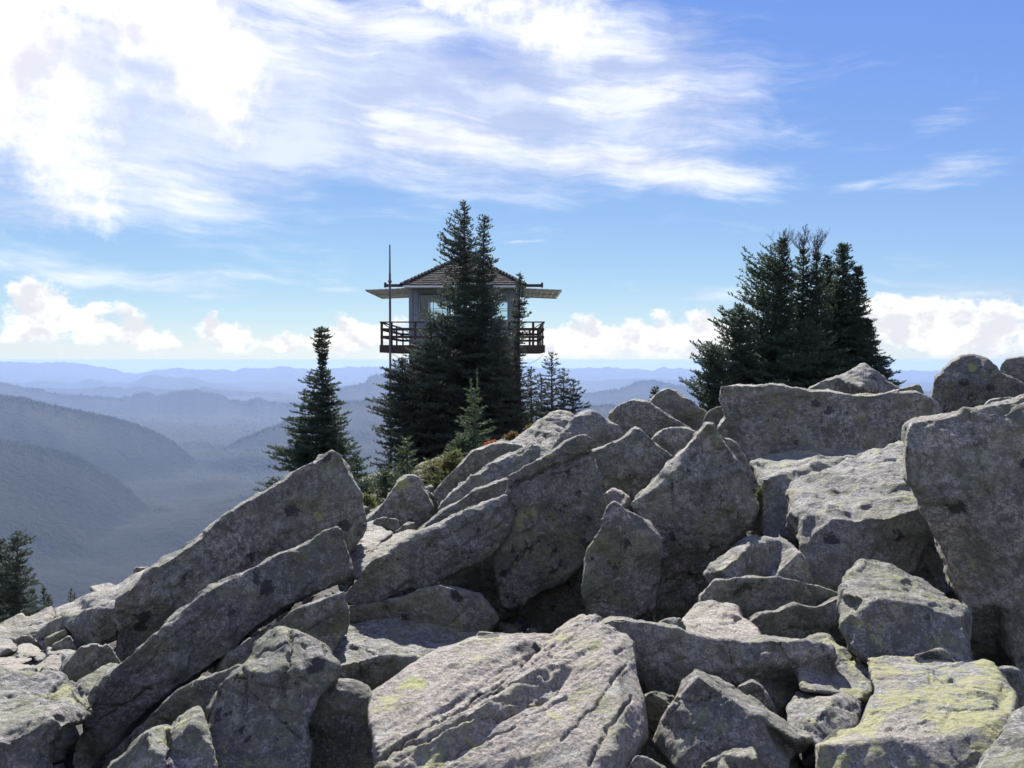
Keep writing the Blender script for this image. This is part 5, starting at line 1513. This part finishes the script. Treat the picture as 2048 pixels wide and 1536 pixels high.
CT = 0
GC, GR, GL, GB = 'firs in front of the lookout cabin', 'mountain hemlocks on the right skyline', 'small firs below the left end of the talus', 'slim firs right of the lookout cabin'
TREES = [
    # name, label, cx, tip, base, depth, left profile, right profile, opts
    ('fir_tree', 'tallest dark fir in front of the lookout, its tip highest of all', 930, 405, 945, 24, [(405, 3), (440, 24), (480, 48), (508, 62), (522, 60), (560, 48), (600, 66), (650, 84), (700, 92), (760, 115), (850, 130), (945, 115)], [(405, 3), (440, 16), (480, 26), (520, 44), (560, 58), (650, 72), (750, 85), (945, 85)], dict(seed=1, group=GC, nb=7, step=.13, lift=.02, lift_left=.30, trunk_r=.13, fan=.36)),
    ('fir_tree', 'slightly shorter dark fir with a blunt tip just right of the tallest', 969, 433, 942, 24.6, [(433, 10), (470, 16), (520, 28), (600, 40), (940, 70)], [(433, 12), (470, 16), (500, 16), (525, 28), (560, 30), (600, 42), (650, 52), (700, 66), (940, 85)], dict(seed=2, group=GC, nb=7, step=.13, lift=.1, trunk_r=.12)),
    ('fir_tree', 'slender fir crossing the right end of the catwalk', 1039, 548, 932, 23.5, [(548, 3), (575, 10), (600, 16), (620, 22), (650, 18), (700, 18), (740, 26), (800, 40), (930, 55)], [(548, 3), (575, 12), (600, 22), (618, 28), (640, 18), (700, 16), (740, 20), (800, 34), (930, 50)], dict(seed=3, group=GC, nb=6, step=.12, lift=.05, trunk_r=.12)),
    ('fir_tree', 'broad fir left of the tallest with a long bough reaching left below the catwalk', 862, 640, 950, 23.2, [(640, 5), (670, 25), (700, 38), (730, 76), (770, 100), (812, 135), (835, 110), (945, 112)], [(640, 5), (700, 40), (800, 70), (945, 80)], dict(seed=4, group=GC, nb=7, step=.13, lift=.04, lift_left=.16, trunk_r=.1)),
    ('fir_tree', 'lowest leftmost fir of the clump hiding the lookout base', 805, 716, 952, 22.8, [(716, 4), (745, 34), (775, 50), (812, 62), (860, 54), (945, 58)], [(716, 4), (760, 30), (945, 60)], dict(seed=5, group=GC, nb=7, step=.12, lift=.06, trunk_r=.08)),
    ('fir_tree', 'dense fir filling the middle of the clump under the catwalk', 1000, 640, 945, 23.0, [(640, 4), (700, 40), (800, 70), (945, 80)], [(640, 4), (700, 30), (800, 50), (945, 62)], dict(seed=6, group=GC, nb=7, step=.13, lift=.04, trunk_r=.1)),
    ('fir_tree', 'short fir with a crooked top at the right foot of the clump', 1062, 735, 935, 24.5, [(735, 3), (760, 15), (800, 30), (900, 40)], [(735, 4), (750, 14), (780, 12), (800, 28), (900, 36)], dict(seed=7, group=GC, nb=5, step=.12, lift=.12, trunk_r=.06)),
    ('fir_tree', 'taller of the slim firs right of the lookout', 1104, 706, 880, 27, [(706, 3), (720, 12), (735, 16), (780, 20), (850, 34)], [(706, 3), (720, 12), (735, 14), (780, 18), (850, 30)], dict(seed=8, rs=1.35, group=GB, nb=5, step=.13, trunk_r=.06)),
    ('fir_tree', 'slim fir leaning close against the taller one', 1128, 738, 880, 27.3, [(738, 3), (760, 12), (850, 20)], [(738, 3), (760, 14), (800, 16), (850, 22)], dict(seed=9, rs=1.35, group=GB, nb=5, step=.13, trunk_r=.05)),
    ('fir_tree', 'rightmost of the slim firs, widening to the boulder skyline', 1146, 760, 880, 27.6, [(760, 3), (790, 14), (850, 20)], [(760, 4), (780, 20), (800, 24), (830, 34), (860, 36)], dict(seed=10, rs=1.35, group=GB, nb=5, step=.13, trunk_r=.05)),
    ('fir_tree', 'thin reddish fir between the clump and the slim firs', 1082, 752, 885, 26.5, [(752, 3), (780, 16), (860, 24)], [(752, 3), (780, 14), (860, 24)], dict(seed=11, rs=1.35, group=GB, nb=5, step=.15, dens=.7, trunk_r=.05)),
    ('hemlock_tree', 'hemlock with a bent tufted top standing alone left of the lookout', 645, 655, 1010, 18, [(655, 6), (668, 14), (680, 20), (692, 16), (705, 10), (728, 5), (737, 6), (745, 26), (760, 38), (800, 52), (830, 66), (850, 78), (880, 92), (925, 116), (950, 108), (1010, 118)], [(655, 8), (668, 22), (680, 20), (692, 14), (728, 5), (737, 6), (750, 20), (790, 40), (850, 48), (900, 78), (950, 92), (1010, 100)], dict(seed=12, nb=8, step=.075, lift=.02, tuft=.06, trunk_r=.07, mat='h', dens=1.2)),
    ('hemlock_tree', 'low ragged hemlock at the right foot of the lone one', 715, 905, 1035, 17, [(905, 4), (940, 28), (1035, 40)], [(905, 4), (940, 18), (960, 26), (1035, 30)], dict(seed=13, nb=6, step=.09, tuft=.06, trunk_r=.04, mat='h')),
    ('hemlock_tree', 'left hemlock of the big clump, with long boughs rising to the left', 1562, 482, 830, 18, [(482, 4), (500, 12), (530, 48), (555, 84), (575, 92), (600, 84), (640, 100), (680, 110), (740, 120), (830, 120)], [(482, 4), (500, 10), (560, 20), (650, 34), (830, 60)], dict(seed=21, group=GR, nb=7, step=.075, lift=.08, lift_left=.42, tuft=.06, trunk_r=.08, mat='h', dead=(474, 40))),
    ('hemlock_tree', 'hemlock with a dead bare top, left of the two in the middle', 1604, 500, 830, 18.3, [(500, 3), (530, 20), (570, 38), (650, 60), (830, 80)], [(500, 3), (530, 16), (570, 28), (650, 46), (830, 70)], dict(seed=22, group=GR, nb=6, step=.085, lift=.25, tuft=.06, trunk_r=.08, mat='h', dead=(472, 50), dens=1.1)),
    ('hemlock_tree', 'hemlock with a dead bare top, right of the two in the middle', 1630, 505, 830, 18.0, [(505, 3), (540, 14), (650, 40), (830, 60)], [(505, 3), (540, 12), (600, 26), (650, 42), (830, 70)], dict(seed=23, group=GR, nb=6, step=.085, lift=.25, tuft=.06, trunk_r=.08, mat='h', dead=(472, 55), dens=1.1)),
    ('hemlock_tree', 'narrow dense hemlock rising highest on the right side of the big clump', 1682, 490, 830, 18.2, [(490, 6), (505, 14), (540, 26), (600, 36), (700, 56), (830, 70)], [(490, 6), (505, 12), (540, 22), (600, 30), (700, 60), (830, 80)], dict(seed=24, group=GR, nb=8, step=.07, lift=.15, tuft=.06, trunk_r=.08, mat='h')),
    ('hemlock_tree', 'rightmost hemlock of the big clump with a drooping tip', 1716, 535, 830, 17.8, [(535, 4), (560, 12), (650, 40), (830, 60)], [(535, 4), (560, 10), (600, 18), (640, 26), (680, 32), (705, 48), (740, 72), (768, 94), (785, 80), (830, 80)], dict(seed=25, group=GR, nb=8, step=.07, lift=.0, tuft=.06, trunk_r=.07, mat='h', lean=-4)),
    ('hemlock_tree', 'shorter hemlock in front of the left side of the big clump', 1478, 612, 850, 17.2, [(612, 4), (630, 34), (650, 54), (680, 52), (720, 70), (750, 80), (850, 84)], [(612, 4), (640, 24), (700, 50), (850, 90)], dict(seed=26, group=GR, nb=8, step=.075, lift=.05, lift_left=.2, tuft=.06, trunk_r=.06, mat='h')),
    ('hemlock_tree', 'lowest hemlock at the left end of the big clump, its boughs reaching left', 1428, 690, 860, 16.6, [(690, 6), (705, 44), (720, 40), (738, 62), (760, 40), (780, 70), (800, 50), (860, 40)], [(690, 6), (720, 40), (860, 60)], dict(seed=27, group=GR, nb=8, step=.07, lift=.1, lift_left=.3, tuft=.06, trunk_r=.05, mat='h')),
    ('hemlock_tree', 'wide low hemlock filling the foot of the big clump', 1610, 640, 840, 16.8, [(640, 6), (700, 80), (760, 130), (840, 140)], [(640, 6), (700, 70), (760, 120), (840, 130)], dict(seed=28, group=GR, nb=8, step=.08, lift=.05, tuft=.06, trunk_r=.06, mat='h')),
    ('hemlock_tree', 'hidden-trunked hemlock filling the middle of the big clump behind the dead tops', 1652, 515, 830, 19.0, [(515, 6), (570, 30), (700, 80), (830, 100)], [(515, 6), (570, 30), (700, 80), (830, 110)], dict(seed=30, group=GR, nb=8, step=.08, lift=.2, tuft=.06, trunk_r=.07, mat='h')),
    ('hemlock_tree', 'low hemlock skirt under the right end of the big clump', 1735, 640, 835, 17.4, [(640, 5), (700, 40), (760, 70), (835, 70)], [(640, 5), (680, 14), (710, 34), (740, 52), (765, 70), (775, 56), (790, 50), (835, 50)], dict(seed=33, group=GR, nb=8, step=.075, lift=.02, tuft=.06, trunk_r=.05, mat='h')),
    ('hemlock_tree', 'small hemlock sprig poking up between the skyline boulders and the big clump', 1310, 775, 830, 14.5, [(775, 2), (790, 8), (830, 16)], [(775, 2), (790, 7), (830, 12)], dict(seed=29, nb=5, step=.08, tuft=.05, trunk_r=.02, mat='h')),
    ('young_fir', 'young bright green fir with two long leading shoots in front of the dark clump', 948, 780, 925, 14, [(780, 5), (786, 22), (795, 8), (806, 20), (815, 10), (822, 26), (836, 20), (846, 44), (858, 26), (876, 40), (884, 52), (925, 55)], [(780, 5), (786, 20), (795, 8), (806, 18), (815, 10), (823, 26), (836, 16), (850, 28), (866, 46), (880, 40), (925, 45)], dict(seed=31, nb=6, step=.085, tuft=.045, trunk_r=.025, mat='y', leaders=[(-.045, 759), (.05, 739)])),
    ('young_fir', 'smaller young fir of layered pale green tufts, left of the taller young one', 814, 878, 970, 12.6, [(878, 8), (890, 12), (905, 22), (912, 16), (922, 28), (938, 40), (970, 40)], [(878, 8), (890, 12), (902, 24), (912, 14), (926, 18), (938, 30), (970, 36)], dict(seed=32, nb=5, step=.085, tuft=.045, trunk_r=.02, mat='y')),
    ('fir_tree', 'taller dark fir at the left edge above the loose stones', 38, 1062, 1270, 22, [(1062, 3), (1085, 14), (1120, 26), (1180, 34), (1270, 50)], [(1062, 4), (1078, 22), (1092, 34), (1102, 12), (1120, 30), (1135, 16), (1160, 36), (1190, 26), (1230, 34), (1270, 40)], dict(seed=41, rs=1.3, dens=1.3, nb=6, step=.12, lift=.1, trunk_r=.07)),
    ('fir_tree', 'dark fir cut by the left edge of the picture, behind the taller one', 4, 1075, 1275, 23, [(1075, 3), (1100, 14), (1150, 30), (1270, 50)], [(1075, 3), (1100, 14), (1150, 26), (1270, 40)], dict(seed=42, rs=1.5, dens=1.3, nb=7, step=.12, lift=.1, trunk_r=.07)),
    ('fir_tree', 'small green fir at the right foot of the dark left-edge firs', 66, 1176, 1275, 26, [(1176, 2), (1200, 10), (1275, 26)], [(1176, 2), (1200, 7), (1275, 16)], dict(seed=43, group=GL, nb=6, step=.12, trunk_r=.04)),
    ('fir_tree', 'small spire fir next to the right, tip against the blue valley', 89, 1172, 1275, 32, [(1172, 2), (1200, 7), (1275, 14)], [(1172, 2), (1200, 7), (1275, 12)], dict(seed=44, group=GL, nb=6, step=.14, trunk_r=.04)),
    ('fir_tree', 'shorter spire fir pressed against the right side of its neighbour', 99, 1189, 1275, 32, [(1189, 2), (1210, 5), (1275, 10)], [(1189, 2), (1210, 6), (1275, 10)], dict(seed=45, group=GL, nb=5, step=.14, trunk_r=.03)),
    ('fir_tree', 'lone spire fir above the pale skyline slab, standing apart at right', 143, 1178, 1270, 34, [(1178, 2), (1200, 7), (1270, 16)], [(1178, 2), (1200, 5), (1270, 14)], dict(seed=46, group=GL, nb=5, step=.15, trunk_r=.04)),
    ('fir_tree', 'thin bare-looking spire touching the lone one on its right', 150, 1184, 1270, 34.5, [(1184, 1), (1210, 3), (1270, 6)], [(1184, 1), (1210, 4), (1270, 8)], dict(seed=47, group=GL, nb=4, step=.18, trunk_r=.03, dens=.6)),
]
for nm, lb, cx, tip, base, d, L, R, op in TREES:
    op = dict(op)
    rs = op.pop('rs', 1.0)
    L, R = [(a, b * rs) for a, b in L], [(a, b * rs) for a, b in R]
    mk = op.pop('mat', 'f')
    dead = op.pop('dead', None)
    if op.get('leaders'):
        kk = d / F
        op['leaders'] = [(ox, P(cx, yy, d)[2] - P(cx, base, d)[2]) for ox, yy in op['leaders']]
    root, n = tree(nm, lb, 'tree', cx, tip, base, d, L, R, {'f': M_FIR, 'h': M_HEM, 'y': M_YOUNG}[mk], **op)
    CT += n
    if dead:
        z1 = P(cx, dead[0], d)[2]; z0 = P(cx, dead[0] + dead[1], d)[2]
        bare(root, 0, z0 - root.location.z, z1 - z0, op['seed'], 12, 0.5)


def shrub(name, label, px, py, d, rx, h, mat, seed, n=2500, leaf=0.04, twigs=24, spread=.45):
    """a low bush: many stems fanning out of the ground with leaf tufts"""
    rg = np.random.default_rng(seed)
    k = d / F
    b = P(px, py, d)
    root = empty(name, b, label, 'shrub', None)
    rx, h = rx * k, h * k
    mb = MB()
    O, U = [], []
    for i in range(twigs):
        a = rg.uniform(0, 6.28)
        q = rg.uniform(.15, 1) ** .7
        e = np.array([math.cos(a) * rx * q, math.sin(a) * rx * q * .7, h * rg.uniform(.55, 1.05) * (1 - .5 * q * q)])
        t = np.linspace(0, 1, 6)[:, None]
        pts = e * t + np.array([0, 0, 1]) * (h * .25 * np.sin(t * 3.14)) + rg.normal(0, .01, (6, 3))
        mb.tube([tuple(p) for p in pts], .006, .003, 3)
        m = n // twigs
        s = rg.uniform(.35, 1.05, m)[:, None]
        c = e * s + np.array([0, 0, 1]) * (h * .25 * np.sin(s * 3.14)) + rg.normal(0, 1, (m, 3)) * np.array([spread, spread, .22]) * (h + rx) * .25
        O.append(c)
        U.append(unit(rg.normal(0, 1, (m, 3)) * np.array([1, 1, .6]) + np.array([0, 0, .35]) + unit(e) * .6))
    O, U = np.concatenate(O), np.concatenate(U)
    l = leaf * rg.uniform(.6, 1.3, len(O))
    V = clumps(O, U, l, l * .5, rg)
    mesh_obj('foliage', V, np.arange(len(V)).reshape(-1, 3), mat, root)
    mb.build('stems', M_DEAD, root)


FIRSH = [
    ('fir_shrub', 'low spreading fir boughs right of the smaller young fir', 868, 922, 990, 12.4, 66, 60, 61, 's'),
    ('fir_shrub', 'green-gold fir boughs hugging the smooth pale slab', 905, 905, 985, 12.0, 50, 46, 62, 's'),
    ('fir_shrub', 'pale green boughs spreading beneath the taller young fir', 925, 872, 940, 13.4, 46, 50, 63, 'y'),
    ('fir_shrub', 'low green boughs left of the cone-shaped boulder', 772, 942, 1010, 11.4, 46, 44, 64, 'y'),
    ('fir_shrub', 'bright green low growth beside the peak of the upper slab', 735, 992, 1040, 10.6, 26, 30, 65, 's'),
]
for nm, lb, cx, tp_, bs, dd_, lw, rw, sd_, mk in FIRSH:
    tree(nm, lb, 'shrub', cx, tp_, bs, dd_, [(tp_, 6), (tp_ + 14, lw * .6), (bs - 14, lw), (bs, lw)], [(tp_, 6), (tp_ + 14, rw * .6), (bs - 14, rw), (bs, rw)],
         {'s': M_SHRUB, 'y': M_YOUNG}[mk], sd_, group='low fir boughs behind the talus', nb=8, step=.06, tuft=.045, trunk_r=.02, lift=.12, curl=.3, fan=.5)
shrub('heather_shrub', 'dark wiry bush between the lone hemlock and the cone-shaped boulder', 735, 1000, 12.5, 34, 46, M_HEM, 55, 1600, .035, 50)
shrub('huckleberry_shrub', 'yellow autumn bush beside the sloping grey boulder', 1026, 890, 11.5, 18, 24, M_YELLOW, 56, 900, .03, 16)
shrub('huckleberry_shrub', 'patch of red autumn leaves at the top edge of the smooth pale slab', 988, 902, 11.0, 20, 20, M_RED, 57, 700, .028, 14)
shrub('huckleberry_shrub', 'orange autumn bush at the foot of the slim firs', 1072, 868, 14, 20, 24, M_YELLOW, 58, 700, .03, 14)
shrub('huckleberry_shrub', 'yellow-tipped bush in front of the low spreading boughs', 900, 942, 12.0, 22, 26, M_YELLOW, 59, 500, .03, 12)
shrub('moss_tuft', 'thin hanging strip of yellow-green moss on the left corner of the flat-topped sunlit block', 1519, 1080, 6.45, 5, 120, M_SHRUB, 71, 700, .02, 5, .10)
print('tree tris', CT)
